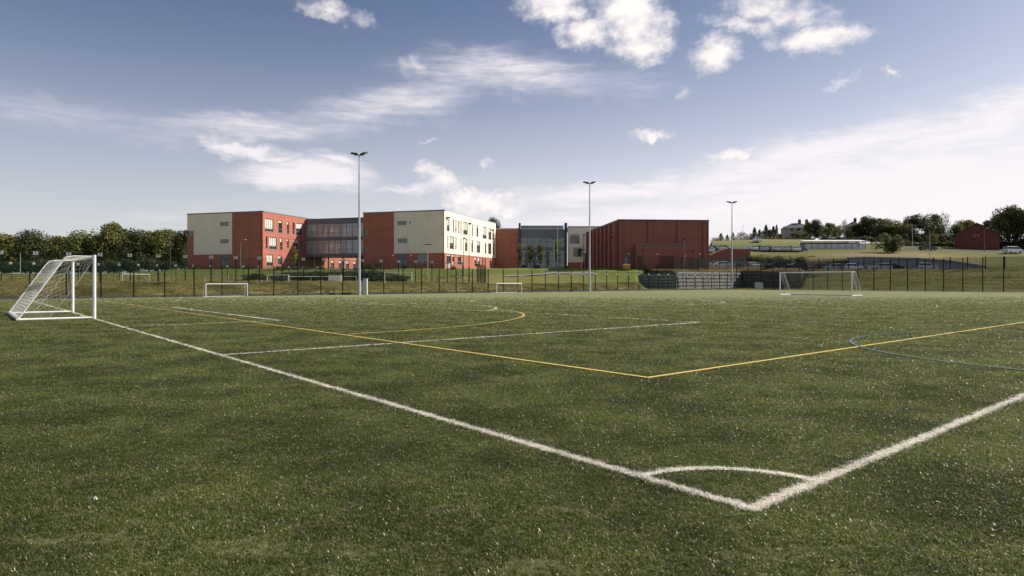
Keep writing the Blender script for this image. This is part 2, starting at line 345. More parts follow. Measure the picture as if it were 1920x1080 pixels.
for u in us:
    D, Z, c = prof(u); col = []
    for i in range(len(D)-1):
        n = SUBD[min(i, len(SUBD)-1)]
        for k in range(n):
            f = k/n; col.append((D[i]*(1-f)+D[i+1]*f, Z[i]*(1-f)+Z[i+1]*f, tuple(p*(1-f)+q*f for p, q in zip(c[i], c[i+1]))))
    col.append((D[-1], Z[-1], c[-1])); nrow = len(col)
    for j, (d, z, cc) in enumerate(col):
        x, y = at(u, d); zz = z if j < 3 or d > 130 or cc[0] < .08 else z+bumpy(x, y)*.8
        tv.append((x, y, zz)); tcol.append((*cc, 1))
tf = []
for i in range(len(us)-1):
    for j in range(nrow-1):
        a = i*nrow+j; tf.append((a, a+nrow, a+nrow+1, a+1))
me = bpy.data.meshes.new('grass_hillside'); me.from_pydata(tv, [], tf)
ca = me.color_attributes.new('cover', 'FLOAT_COLOR', 'POINT'); ca.data.foreach_set('color', np.array(tcol, dtype=np.float32).ravel())
me.polygons.foreach_set('use_smooth', [True]*len(tf))
m = bpy.data.materials.new('rough_ground'); m.use_nodes = True; q = NT(m.node_tree); b = q.n['Principled BSDF']
at_ = q.new('ShaderNodeAttribute', attribute_name='cover'); geo = q.new('ShaderNodeNewGeometry'); pos = geo.outputs['Position']
n1 = q.noise(q.mapping(pos, scale=(1, 1, 2.5)), .35, 6, .65); n2 = q.noise(pos, 2.4, 5, .7); n3 = q.noise(q.mapping(pos, scale=(1,1,3)), 9, 3, .7)
c = q.mix(q.ss(n1, .38, .62, 0, .45), at_.outputs['Color'], q.mix(.5, at_.outputs['Color'], (.09,.12,.02)))
c = q.mix(q.ss(n2, .45, .8, 0, .55), c, q.mix(.55, c, (.34,.25,.12)))
c = q.mix(q.ss(n3, .4, .25, 0, .7), c, q.mix(.8, c, (.02,.022,.01)))
q.l.new(c, b.inputs['Base Color']); b.inputs['Roughness'].default_value = .95; b.inputs['Specular IOR Level'].default_value = .1
bn = q.new('ShaderNodeBump'); bn.inputs['Strength'].default_value = .8; bn.inputs['Distance'].default_value = .25
q.l.new(n2, bn.inputs['Height']); q.l.new(bn.outputs[0], b.inputs['Normal'])
me.materials.append(m); M['ground'] = m
tag(link('grass_hillside', me), kind='structure')
g = MB().add([(-6000,-6000,-.35),(6000,-6000,-.35),(6000,6000,-.35),(-6000,6000,-.35)], [(0,1,2,3)])
tag(g.build('ground', mat('far_field', (.09,.1,.03), .95, .3, .02)), kind='structure')

# ------------------------------------------------------------------ artificial turf
def turfmat():
    m = bpy.data.materials.new('artificial_turf'); m.use_nodes = True; q = NT(m.node_tree); b = q.n['Principled BSDF']
    pos = q.new('ShaderNodeNewGeometry').outputs['Position']
    nb = q.noise(pos, .55, 5, .6); nm = q.noise(pos, 3.2, 5, .65); nf = q.noise(pos, 34, 4, .75); nff = q.noise(q.mapping(pos, rot=(0,0,.7)), 95, 2, .8)
    c = q.mix(q.ss(nb, .35, .65), (.115,.130,.034), (.165,.175,.052))
    c = q.mix(q.ss(nm, .42, .66, 0, .75), c, (.22,.215,.085))
    c = q.mix(q.ss(q.noise(pos, .9, 6, .7), .56, .70, 0, .4), c, (.04,.045,.02))
    c = q.mix(q.ss(nf, .46, .34, 0, .6), c, (.018,.022,.014))
    c = q.mix(q.ss(nff, .60, .74, 0, .5), c, (.20,.20,.11))
    q.l.new(c, b.inputs['Base Color']); b.inputs['Roughness'].default_value = .8; b.inputs['Specular IOR Level'].default_value = .12
    b.inputs['Sheen Weight'].default_value = .25; b.inputs['Sheen Roughness'].default_value = .45; b.inputs['Sheen Tint'].default_value = (.75,.8,.55,1)
    bn = q.new('ShaderNodeBump'); bn.inputs['Strength'].default_value = 1; bn.inputs['Distance'].default_value = .03
    q.l.new(q.math('ADD', nf, nff), bn.inputs['Height']); q.l.new(bn.outputs[0], b.inputs['Normal'])
    return m
M['turf'] = turfmat()
g = MB(); tl = [PQ(-75,-70), PQ(AF+.2,-70), PQ(AF+.2,BF+.2), PQ(-75,BF+.2)]
g.add([(*p, 0) for p in tl], [(0,1,2,3)]); tag(g.build('artificial_turf', M['turf']), kind='structure')
# dark rubber edging board at the fence foot
def paint(name, col, fade):
    m = bpy.data.materials.new(name); m.use_nodes = True; q = NT(m.node_tree); b = q.n['Principled BSDF']
    pos = q.new('ShaderNodeNewGeometry').outputs['Position']
    n = q.noise(pos, 45, 3, .8); nb = q.noise(pos, 1.1, 5, .7)
    f = q.math('ADD', q.ss(n, .38, .6, 0, .75), q.ss(nb, .4, .72, -.12, fade))
    c = q.mix(q.math('MINIMUM', q.math('MULTIPLY', f, fade+.35), .9), col, (.10,.115,.05))
    q.l.new(c, b.inputs['Base Color']); b.inputs['Roughness'].default_value = .75
    return m
M['pwhite'] = paint('white_line_fibre', (.80,.76,.70), .12); M['pfade'] = paint('worn_white_line_fibre', (.62,.62,.5), .55)
M['pyel'] = paint('yellow_line_fibre', (.70,.50,.12), .2); M['pblue'] = paint('blue_line_fibre', (.02,.06,.16), .75)
LINES = []   # (polyline [(a,b)], width, colour key)
def ln(pts, w, k, name, closed=False): LINES.append((pts, w, k, name))
def arc(ca, cb_, r, t0, t1, n=48): return [(ca+r*math.cos(R(t0+(t1-t0)*i/n)), cb_+r*math.sin(R(t0+(t1-t0)*i/n))) for i in range(n+1)]
ln([(0,0),(0,62.4)], .088, 'pwhite', 'goal_line')
ln([(0,0),(64,0)], .088, 'pwhite', 'touchline')
ln([(64,0),(64,62.4)], .1, 'pfade', 'goal_line'); ln([(0,62.4),(64,62.4)], .1, 'pfade', 'touchline')
ln(arc(0,0,.9,0,90,24), .075, 'pwhite', 'corner_arc'); ln(arc(0,62.4,.9,270,360,12), .09, 'pfade', 'corner_arc')
ln([(0,11.4),(16.2,11.4)], .10, 'pwhite', 'penalty_area_line'); ln([(16.2,11.4),(16.2,51)], .10, 'pfade', 'penalty_area_line'); ln([(16.2,51),(0,51)], .1, 'pfade', 'penalty_area_line')
ln([(0,22),(5.1,22)], .1, 'pfade', 'goal_area_line'); ln([(5.1,22),(5.1,38.6)], .12, 'pwhite', 'goal_area_line'); ln([(5.1,38.6),(0,38.6)], .1, 'pfade', 'goal_area_line')
ln(arc(11,31.2,9.15,-55,55,36), .11, 'pwhite', 'penalty_arc')
ln([(32,0),(32,62.4)], .1, 'pfade', 'halfway_line'); ln(arc(32,31.2,9.15,0,360,80), .1, 'pfade', 'centre_circle')
ln([(64,11.4),(47.8,11.4),(47.8,51),(64,51)], .1, 'pfade', 'penalty_area_line'); ln(arc(53,31.2,9.15,125,235,30), .1, 'pfade', 'penalty_arc')
ln([(64,22),(58.9,22),(58.9,38.6),(64,38.6)], .1, 'pfade', 'goal_area_line')
ln([(4,4),(4,61)], .085, 'pyel', 'yellow_line'); ln([(4,4),(100,4)], .085, 'pyel', 'yellow_line')
ln(arc(4.2,28.2,13.8,-90,90,60), .085, 'pyel', 'yellow_arc'); ln([(4,61),(100,61)], .085, 'pyel', 'yellow_line')
ln(arc(14.6,-.2,5.3,22,180,60), .07, 'pblue', 'blue_arc')
def wire_line(pts, w):
    vs, fs = [], []
    P = [Vector(PQ(*p)) for p in pts]
    for i, p in enumerate(P):
        d0 = (P[i]-P[i-1]).normalized() if i else (P[1]-P[0]).normalized()
        d1 = (P[i+1]-P[i]).normalized() if i < len(P)-1 else d0
        n = Vector((-(d0+d1).y, (d0+d1).x)).normalized(); k = w/2/max(.5, n.dot(Vector((-d0.y, d0.x))))
        if i == 0: p = p-d0*w/2
        if i == len(P)-1: p = p+d1*w/2
        vs += [(*(p+n*k),), (*(p-n*k),)]
    fs = [(2*i, 2*i+1, 2*i+3, 2*i+2) for i in range(len(P)-1)]
    return vs, fs
for i, (pts, w, k, name) in enumerate(LINES):
    vs, fs = wire_line(pts, w); zz = .004+.004*(i % 7)/2+ (.006 if k == 'pblue' else 0)
    if k in ('pyel', 'pblue'): zz += .016
    zz = .004 + .0011*i
    tag(MB().add([(x, y, zz) for x, y in vs], [f[::-1] for f in fs]).build(name, M[k]), kind='structure')

def blade_tuft(n, h, w, spread, seed, flat=.6):
    r = random.Random(seed); g = MB()
    for _ in range(n):
        a = r.uniform(0, 6.283); x, y = r.gauss(0, spread), r.gauss(0, spread); hh = h*r.uniform(.5, 1.1)
        lean = r.uniform(.2, flat*2.2)*hh; ca_, sa = math.cos(a), math.sin(a); b = r.uniform(0, 6.283); wx, wy = math.cos(b)*w/2, math.sin(b)*w/2
        p1 = (x+ca_*lean*.35, y+sa*lean*.35, hh*.6); p2 = (x+ca_*lean, y+sa*lean, hh*r.uniform(.7, 1))
        g.add([(x-wx,y-wy,0),(x+wx,y+wy,0),(p1[0]+wx,p1[1]+wy,p1[2]),(p1[0]-wx,p1[1]-wy,p1[2]),(*p2,)], [(0,1,2,3),(3,2,4)])
    return g
def scatter(name, pts, scl, protos, label=None, cat=None, tilt=.15, kind='stuff'):
    me = bpy.data.meshes.new(name); me.from_pydata([tuple(p) for p in pts], [], [])
    at1 = me.attributes.new('scl', 'FLOAT', 'POINT'); at1.data.foreach_set('value', np.asarray(scl, dtype=np.float32))
    o = link(name, me); tag(o, label, cat, kind=kind)
    col = bpy.data.collections.new(name+'_kinds')
    for k, pm in enumerate(protos): col.objects.link(bpy.data.objects.new(name+'_tuft', pm))
    ng = bpy.data.node_groups.new(name, 'GeometryNodeTree'); ng.interface.new_socket('Geometry', in_out='INPUT', socket_type='NodeSocketGeometry')
    ng.interface.new_socket('Geometry', in_out='OUTPUT', socket_type='NodeSocketGeometry')
    n = ng.nodes; l = ng.links; gi = n.new('NodeGroupInput'); go = n.new('NodeGroupOutput')
    ip = n.new('GeometryNodeInstanceOnPoints'); ci = n.new('GeometryNodeCollectionInfo'); ci.inputs[0].default_value = col
    ci.inputs['Separate Children'].default_value = True; ci.inputs['Reset Children'].default_value = True
    rr = n.new('FunctionNodeRandomValue'); rr.data_type = 'FLOAT_VECTOR'
    rr.inputs[0].default_value = (-tilt, -tilt, 0); rr.inputs[1].default_value = (tilt, tilt, 6.283)
    na = n.new('GeometryNodeInputNamedAttribute'); na.data_type = 'FLOAT'; na.inputs[0].default_value = 'scl'
    l.new(gi.outputs[0], ip.inputs['Points']); l.new(ci.outputs[0], ip.inputs['Instance']); ip.inputs['Pick Instance'].default_value = True
    l.new(rr.outputs[0], ip.inputs['Rotation']); l.new(na.outputs[0], ip.inputs['Scale']); l.new(ip.outputs[0], go.inputs[0])
    md = o.modifiers.new('scatter', 'NODES'); md.node_group = ng
    return o
def fibre(name, ramp, rough=.36, spec=.6, trans=.5, lo=.6, hi=1.32):
    m = bpy.data.materials.new(name); m.use_nodes = True; q = NT(m.node_tree); b = q.n['Principled BSDF']
    geo = q.new('ShaderNodeNewGeometry'); oi = q.new('ShaderNodeObjectInfo')
    f = q.math('FRACT', q.math('ADD', geo.outputs['Random Per Island'], q.math('MULTIPLY', oi.outputs['Random'], 7.3)))
    r = q.new('ShaderNodeValToRGB'); q.l.new(f, r.inputs[0]); r.color_ramp.interpolation = 'CONSTANT'
    e = r.color_ramp.elements; e[0].position = ramp[0][0]; e[0].color = (*ramp[0][1], 1); e[1].position = ramp[1][0]; e[1].color = (*ramp[1][1], 1)
    for p, c in ramp[2:]: x = e.new(p); x.color = (*c, 1)
    nb = q.noise(geo.outputs['Position'], .8, 5, .65)
    hv = q.new('ShaderNodeHueSaturation'); q.l.new(r.outputs[0], hv.inputs['Color']); q.l.new(q.ss(nb, .34, .66, lo, hi), hv.inputs['Value'])
    q.l.new(hv.outputs[0], b.inputs['Base Color']); b.inputs['Roughness'].default_value = rough; b.inputs['Specular IOR Level'].default_value = spec
    tl = q.new('ShaderNodeBsdfTranslucent'); q.l.new(hv.outputs[0], tl.inputs[0])
    mx = q.new('ShaderNodeMixShader'); mx.inputs[0].default_value = trans
    q.l.new(b.outputs[0], mx.inputs[1]); q.l.new(tl.outputs[0], mx.inputs[2]); q.l.new(mx.outputs[0], q.n['Material Output'].inputs[0])
    return m
M['fgreen'] = fibre('green_turf_fibre', [(0,(.058,.078,.013)),(.35,(.108,.134,.025)),(.62,(.170,.192,.046)),(.82,(.26,.265,.10)),(.96,(.40,.39,.22)),(.994,(.6,.58,.42))])  # palest ramp steps are glints painted as blade colour
M['fwhite'] = fibre('white_turf_fibre', [(0,(.80,.76,.69)),(.5,(.85,.82,.75)),(.9,(.5,.48,.42)),(.96,(.12,.12,.08))], .5, .4, .45, .92, 1.15)
M['fyel'] = fibre('yellow_turf_fibre', [(0,(.66,.47,.10)),(.5,(.74,.53,.13)),(.85,(.3,.22,.06)),(.93,(.12,.12,.05))], .5, .4)
M['fblue'] = fibre('blue_turf_fibre', [(0,(.012,.045,.15)),(.3,(.02,.07,.22)),(.5,(.06,.09,.03)),(.95,(.2,.21,.14))], .6, .2)
def line_at(x, y):
    """index of the line colour under each point: 0 none, 1 white, 2 yellow, 3 blue"""
    out = np.zeros(len(x), int)
    for pts, w, k, nm in LINES:
        P = [PQ(*p) for p in pts]; code = {'pwhite': 1, 'pfade': 1, 'pyel': 2, 'pblue': 3}[k]
        jit = rng.normal(0, .009, len(x))
        for (x0, y0), (x1, y1) in zip(P, P[1:]):
            dx, dy = x1-x0, y1-y0; L2 = dx*dx+dy*dy
            tt = np.clip(((x-x0)*dx+(y-y0)*dy)/L2, 0, 1); d = np.hypot(x-x0-tt*dx, y-y0-tt*dy)
            out[(d+jit) < w/2] = code
    return out
N = 950000
uu = rng.uniform(0, 1, N); Dn, Dm, Dx = 2.7, 6.0, 128.0
# density flat to Dm, then 1/D^2
A1 = .8*(Dm**2-Dn**2); A2 = 1.6*Dm**2*math.log(Dx/Dm); s = A1/(A1+A2)
Dd = np.where(uu < s, np.sqrt(Dn**2+(uu/s)*(Dm**2-Dn**2)), Dm*np.exp((uu-s)/(1-s)*math.log(Dx/Dm)))
xx = rng.uniform(-1, 1, N)*(.82*Dd+1.6); yy = Dd+rng.normal(0, .01, N)
code = line_at(xx, yy)
sc = np.where(Dd < Dm, 1, (Dd/Dm)**.5)*rng.uniform(.7, 1.25, N)
# bare patches of black rubber infill, extra near ones added to mimic vignetting
patch = [(-2.45,3.72,.34,.10),(-2.75,3.4,.22,.07),(-1.45,3.6,.30,.12),(1.4,3.55,.35,.1),(.1,3.35,.3,.1),(-3.3,9.2,.6,.14),(2.05,4.55,.22,.05),(1.2,5.1,.25,.06),(-1.9,7.4,.5,.1),(3.0,3.6,.3,.1),(.3,4.2,.2,.06)]
keep = np.ones(N, bool)
ab = (xx-P0[0])*E1[0]+(yy-P0[1])*E1[1], (xx-P0[0])*E2[0]+(yy-P0[1])*E2[1]
keep &= (ab[0] < AF) & (ab[1] < BF) & (rng.uniform(0, 1, N) < np.clip((64-Dd)/57, 0, 1))
worn = (code == 3) & (rng.uniform(0, 1, N) < .6) & (np.hypot(ab[0]-12.5, ab[1]-4.75) > .9)
code[worn] = 0
for px, py, rx, ry in patch:
    dd = ((xx-px)/rx)**2+((yy-py)/ry)**2; keep &= ~((dd < 1.0+rng.normal(0, .35, N)) & (rng.uniform(0, 1, N) < .62) & (code == 0))
for cd, nm, mk, lab in ((0,'turf_fibres','fgreen',None),(1,'white_line_fibres','fwhite',None),(2,'yellow_line_fibres','fyel',None),(3,'blue_line_fibres','fblue',None)):
    k = (code == cd) & keep
    if k.sum() == 0: continue
    if cd:   # the painted fibres stand thicker
        idx = np.where(k)[0]; idx = np.concatenate([idx, idx]); X = xx[idx]+rng.normal(0,.006,len(idx)); Y = yy[idx]+rng.normal(0,.006,len(idx)); s_ = sc[idx]*np.where(Dd[idx] > 9, .8, 1)
    else: X, Y, s_ = xx[k], yy[k], sc[k]
    pr = [blade_tuft(9, .019, .0033, .014, 10*cd+i, .8).mesh(nm, M[mk]) for i in range(5)]
    scatter(nm, np.stack([X, Y, np.full(len(X), .001)], 1), s_, pr, tilt=.2)
print('fibres', N)

# rough grass tussocks on the banks
pts, scl = [], []
for _ in range(42000):
    u = random.uniform(-160, 2080); D, Z, c = prof(u)
    if 1205 < u < 1508:
        j = random.choice((1, 5)); d = D[j]+random.random()*(D[j+1]-D[j]) if j == 5 else D[0]+random.random()*3
    else:
        top = D[4] if u > 1500 else D[3]+1.0
        if u < 900 and random.random() < .25: d = random.uniform(D[4]-8, D[5]+2)
        else: d = D[0]+.25+random.random()**.8*(top-D[0]-.2)
    x, y = at(u, d); pts.append((x, y, float(np.interp(d, D, Z))+(bumpy(x, y)*.8 if d < 130 else 0)-.03)); scl.append(random.uniform(.4, 1.15)*(.6 if u > 1500 else 1))
pr = [blade_tuft(26, .22, .022, .13, 60+i, .9).mesh('rough_grass', M['rough']) for i in range(5)]
scatter('rough_grass', pts, scl, pr)

# ------------------------------------------------------------------ buildings
ZM = {2: (330, 370, 6.353), 3: (560, 370, 6.353), 4: (800, 370, 6.353), 5: (1050, 370, 6.353), 6: (1300, 370, 6.171), 7: (1580, 370, 5.647)}
def px(z, x, y): o = ZM[z]; return o[0]+x/o[2], o[1]+y/o[2]
class Face:
    def __init__(s, O, d): s.O = O; l = math.hypot(*d); s.d = (d[0]/l, d[1]/l)
    def t(s, u): r = (u-UC)/F0; return (r*s.O[1]-s.O[0])/(s.d[0]-r*s.d[1])
    def Y(s, t_): return s.O[1]+s.d[1]*t_
    def rect(s, z, x0, y0, x1, y1):
        u0, v0 = px(z, x0, y0); u1, v1 = px(z, x1, y1); a, b = s.t(u0), s.t(u1); Y = s.Y((a+b)/2)
        return (a, b, zv(Y, v1), zv(Y, v0))
    def P(s, t_, n, z): return (s.O[0]+s.d[0]*t_+s.d[1]*n, s.O[1]+s.d[1]*t_-s.d[0]*n, z)
def wall(F, parent, name, mt, x0, x1, z0, z1, holes=(), dep=.22, n=0.0, th=.3):
    xs = sorted({x0, x1, *[min(max(h[0], x0), x1) for h in holes], *[min(max(h[1], x0), x1) for h in holes]})
    zs = sorted({z0, z1, *[min(max(h[2], z0), z1) for h in holes], *[min(max(h[3], z0), z1) for h in holes]})
    g = MB()
    for a, b in zip(xs, xs[1:]):
        for c, d in zip(zs, zs[1:]):
            mx_, mz = (a+b)/2, (c+d)/2
            if any(h[0] < mx_ < h[1] and h[2] < mz < h[3] for h in holes): continue
            g.add([F.P(a,n,c),F.P(b,n,c),F.P(b,n,d),F.P(a,n,d)], [(0,1,2,3)])
    for h in holes:
        a, b, c, d = max(h[0], x0), min(h[1], x1), max(h[2], z0), min(h[3], z1)
        if a >= b or c >= d: continue
        A = [F.P(a,n,c),F.P(b,n,c),F.P(b,n,d),F.P(a,n,d)]; B = [F.P(a,n-dep,c),F.P(b,n-dep,c),F.P(b,n-dep,d),F.P(a,n-dep,d)]
        g.add(A+B, [(0,4,5,1),(1,5,6,2),(2,6,7,3),(3,7,4,0)])
    # outer rim
    A = [F.P(x0,n,z0),F.P(x1,n,z0),F.P(x1,n,z1),F.P(x0,n,z1)]; B = [F.P(x0,n-th,z0),F.P(x1,n-th,z0),F.P(x1,n-th,z1),F.P(x0,n-th,z1)]
    g.add(A+B, [(0,4,5,1),(1,5,6,2),(2,6,7,3),(3,7,4,0)])
    return g.build(name, mt, parent)
def window(F, parent, h, glass='glass', mull=None, blind=0, sill=True, n=-.16, spandrel=0):
    a, b, c, d = h; f = .07; g = MB()
    if b-a < .5: f = .05
    g.obox(F.O, F.d, a, b, n-.05, n+.05, d-f, d).obox(F.O, F.d, a, b, n-.05, n+.05, c, c+f)
    g.obox(F.O, F.d, a, a+f, n-.05, n+.05, c+f, d-f).obox(F.O, F.d, b-f, b, n-.05, n+.05, c+f, d-f)
    k = mull if mull is not None else max(0, int((b-a)/1.2))
    for i in range(k):
        x = a+(b-a)*(i+1)/(k+1); g.obox(F.O, F.d, x-.03, x+.03, n-.05, n+.05, c+f, d-f)
    if d-c > 1.4: g.obox(F.O, F.d, a+f, b-f, n-.045, n+.045, c+(d-c)*.3, c+(d-c)*.3+.06)
    w = g.build('window', M['frame'], parent)
    MB().obox(F.O, F.d, a+f*.5, b-f*.5, n-.03, n-.01, c+f*.5, d-f*.5).build('pane', M[glass], w)
    if blind: MB().obox(F.O, F.d, a+f, b-f, n-.008, n, d-f-(d-c)*blind, d-f).build('blind', M['blind'], w)
    if spandrel: MB().obox(F.O, F.d, a+f, b-f, n-.008, n+.02, c+f, c+f+spandrel).build('lower_panel', M['lgrey'], w)
    if sill: MB().obox(F.O, F.d, a-.04, b+.04, n+.05, .06, c-.06, c-.001).build('sill', M['frame'], w)
    return w
def door(F, parent, h, top=.25):
    a, b, c, d = h; zt = d-(d-c)*top
    o = MB().obox(F.O, F.d, a, b, -.2, -.12, c, zt).build('door', M['door'], parent)
    MB().obox(F.O, F.d, (a+b)/2-.04, (a+b)/2+.04, -.12, -.09, c, zt).obox(F.O, F.d, a, a+.08, -.12, -.09, c, zt).obox(F.O, F.d, b-.08, b, -.12, -.09, c, zt).build('frame', M['mgrey'], o)
    MB().obox(F.O, F.d, a+.15, (a+b)/2-.1, -.118, -.1, c+.2, zt-.15).obox(F.O, F.d, (a+b)/2+.1, b-.15, -.118, -.1, c+.2, zt-.15).build('pane', M['glass'], o)
    MB().obox(F.O, F.d, a, b, -.2, -.05, zt, d).build('door_canopy', M['mgrey'] if top < .3 else M['lgrey'], parent)
def panels(F, parent, xs, z0, z1, holes, n=.0):
    for a, b in zip(xs, xs[1:]):
        wall(F, parent, 'cladding_panel', M['cream'], a+.012, b-.012, z0+.012, z1-.012, [h for h in holes if h[1] > a+.02 and h[0] < b-.02], n=n)
def coping(F, parent, x0, x1, z, h=.22, mt='coping', w=.06):
    MB().obox(F.O, F.d, x0-w, x1+w, -.5, w, z+.002, z+h).build('coping', M[mt], parent)
d1 = (.30, .954); d2 = (.954, -.30); ZT = 15.5
C1 = at(492, 132.0); M1 = at(833, 129.8)
# left teaching block
bl = empty('teaching_block', (*C1, 3.5), 'three-storey block at the left with a cream and dark red end wall', 'building'); WORLD_ROOTS[bl.name] = tuple(-k for k in bl.location)
FE = Face(C1, d2); L0 = FE.t(351); zb = 3.2
hs_ = [FE.rect(2, *k) for k in ((525,290,628,345),(527,498,628,550))]
corner = FE.rect(2, 140, 398, 207, 458); corner = (L0+.02, corner[1], corner[2], corner[3])
xa, xb, xc = FE.t(px(2,210,0)[0]), FE.t(px(2,668,0)[0]), 0
zc = FE.rect(2, 300, 395, 400, 682)[2]; zl = corner[3]
mid1, mid2 = xa+(xb-xa)*.34, xa+(xb-xa)*.68
panels(FE, bl, [L0, xa], zl, ZT, []); panels(FE, bl, [xa, mid1, mid2, xb], zc, ZT, hs_)
wall(FE, bl, 'wall', M['redbrick'], L0, xa, zc, corner[2], []); wall(FE, bl, 'wall', M['redbrick'], xa-.3, xa, corner[2], corner[3], [])
wall(FE, bl, 'wall', M['redbrick'], xb, 0, zc, ZT, [])
dh_ = FE.rect(2, 535, 690, 630, 853)
wall(FE, bl, 'wall', M['redbrick'], L0, 0, zb, zc, [dh_])
for h in hs_: window(FE, bl, h, 'greenglass', 2, sill=False)
window(FE, bl, corner, 'greenglass', 1, sill=False, n=-.1)
door(FE, bl, (dh_[0], dh_[1], max(dh_[2], 3.9), dh_[3]), .28)
coping(FE, bl, L0, 0, ZT)
FR = Face(C1, d1); LB = 46.0
W1 = [(1060,255,1160,410,3,.75),(1220,275,1265,425,0,.15),(1322,290,1347,435,0,.2),(1390,300,1412,440,0,0),(1432,310,1510,455,1,.4),
      (1069,465,1090,610,0,0),(1112,475,1200,622,3,.7),(1240,485,1268,628,0,.3),(1322,495,1345,605,0,.2),(1395,505,1460,620,1,.3),(1482,515,1506,625,0,0),
      (1080,685,1155,820,1,.6),(1215,695,1258,800,1,.3),(1400,705,1462,825,1,.2)]
hw = [(FR.rect(2, *k[:4]), k[4], k[5]) for k in W1]
for tt in np.arange(24.5, 45, 3.3):
    for z0 in (4.6, 8.3, 12.0): hw.append(((tt, tt+1.35, z0, z0+2.0), 1, .3))
wall(FR, bl, 'wall', M['redbrick'], 0, LB, zb, ZT, [k[0] for k in hw])
for h, mu, bd in hw: window(FR, bl, h, 'glass', mu, bd)
coping(FR, bl, 0, LB, ZT)
MB().add([FE.P(L0,0,ZT-.05),FE.P(0,0,ZT-.05),FR.P(LB,0,ZT-.05),(FR.P(LB,0,0)[0]+L0*d2[0],FR.P(LB,0,0)[1]+L0*d2[1],ZT-.05)], [(0,1,2,3)]).build('roof', M['roof'], bl)
FL = Face((C1[0]+L0*d2[0]+LB*d1[0], C1[1]+L0*d2[1]+LB*d1[1]), (-d1[0], -d1[1])); wall(FL, bl, 'wall', M['redbrick'], 0, LB, zb, ZT, [])
FBk = Face((C1[0]+LB*d1[0], C1[1]+LB*d1[1]), (-d2[0], -d2[1])); wall(FBk, bl, 'wall', M['redbrick'], 0, -L0, zb, ZT, [])
# centre teaching block
bc = empty('teaching_block', (*M1, 3.5), 'three-storey block right of the glazed link with a bright cream side wall', 'building'); WORLD_ROOTS[bc.name] = tuple(-k for k in bc.location)
FE2 = Face(M1, d2); K0 = FE2.t(681)
hs_ = [FE2.rect(3, *k) for k in ((1172,283,1283,333),(1178,490,1292,543))]; hg = [FE2.rect(3, 1410,675,1530,782)]
hr = [FE2.rect(3, *k) for k in ((772,393,823,443),(772,600,823,650))]
dh_ = FE2.rect(3, 1185,678,1295,840); dh_ = (dh_[0], dh_[1], 3.9, dh_[3])
ZC = 7.14; xb = FE2.t(px(3,1135,0)[0]); p1_, p2_ = FE2.t(764.6), FE2.t(803)
wall(FE2, bc, 'wall', M['redbrick'], K0, xb, ZC, ZT, hr); panels(FE2, bc, [xb, p1_, p2_, -.02], ZC, ZT, hs_)
wall(FE2, bc, 'wall', M['redbrick'], K0, 0, zb, ZC, [dh_]+hg)
for h in hs_+hg+hr: window(FE2, bc, h, 'greenglass', 2, sill=False)
door(FE2, bc, dh_, .27)
vt = FE2.rect(3, 1320,288,1337,310); MB().obox(FE2.O, FE2.d, vt[0], vt[1], .0, .06, vt[2], vt[3]).build('air_vent', M['coping'], bc)
for xq in (1125, 1343):
    lr = FE2.rect(3, xq-9, 684, xq+9, 697); MB().obox(FE2.O, FE2.d, lr[0], lr[1], .0, .18, lr[2], lr[3]).build('wall_lamp', M['sign'], bc)
coping(FE2, bc, K0, 0, ZT)
FR2 = Face(M1, d1); LC = FR2.t(929.5)
T = [(236,255,272,400,1,.5),(312,262,325,415,0,0),(340,268,355,420,0,.6),(376,280,390,428,0,0),(402,285,415,432,0,.5),(435,295,488,442,2,.6),(540,320,552,458,0,.2),(592,335,615,468,0,.2),(665,350,712,490,2,.7),(735,370,770,502,1,.3),(782,385,806,510,1,.3),
     (245,458,258,606,0,.6),(272,465,325,615,2,.5),(340,473,355,618,0,.6),(402,485,413,632,0,.4),(455,495,485,640,1,.3),(532,510,552,652,0,.2),(595,525,637,658,2,.3),(692,540,710,670,0,.1),(732,548,770,675,1,0),(784,555,806,682,1,.1)]
G_ = [(240,675,290,840,1,.1,.9),(305,680,330,800,0,.2,.5),(368,690,410,800,1,.1,0),(572,710,595,822,0,.3,0),(612,712,635,826,0,.4,0),(662,720,675,820,0,0,0),(690,722,703,820,0,0,0),(750,750,768,842,0,0,0)]
ht = [(FR2.rect(4, *k[:4]), k[4], k[5]) for k in T]; hgd = [(FR2.rect(4, *k[:4]), k[4], k[5], k[6]) for k in G_]
wall(FR2, bc, 'cladding_panel', M['cream'], 0, LC, ZC+.01, ZT, [k[0] for k in ht], n=.02); wall(FR2, bc, 'wall', M['redbrick'], 0, LC, zb, ZC, [k[0] for k in hgd])
for h, mu, bd in ht: window(FR2, bc, h, 'glass', mu, bd)
for h, mu, bd, spn in hgd: window(FR2, bc, h, 'glass', mu, bd, spandrel=spn)
MB().obox(FR2.O, FR2.d, .9, 1.5, .05, .6, 14.1, 14.35).build('flood_lamp', M['black'], bc)
coping(FR2, bc, 0, LC, ZT, mt='lgrey')
W2 = -K0
MB().add([FE2.P(K0,0,ZT-.05),FE2.P(0,0,ZT-.05),FR2.P(LC,0,ZT-.05),(M1[0]+LC*d1[0]+K0*d2[0],M1[1]+LC*d1[1]+K0*d2[1],ZT-.05)], [(0,1,2,3)]).build('roof', M['roof'], bc)
FL = Face((M1[0]+K0*d2[0]+LC*d1[0], M1[1]+K0*d2[1]+LC*d1[1]), (-d1[0], -d1[1])); wall(FL, bc, 'wall', M['redbrick'], 0, LC, zb, ZT, [])
FBk = Face((M1[0]+LC*d1[0], M1[1]+LC*d1[1]), (-d2[0], -d2[1])); wall(FBk, bc, 'wall', M['redbrick'], 0, W2, zb, ZT, [])
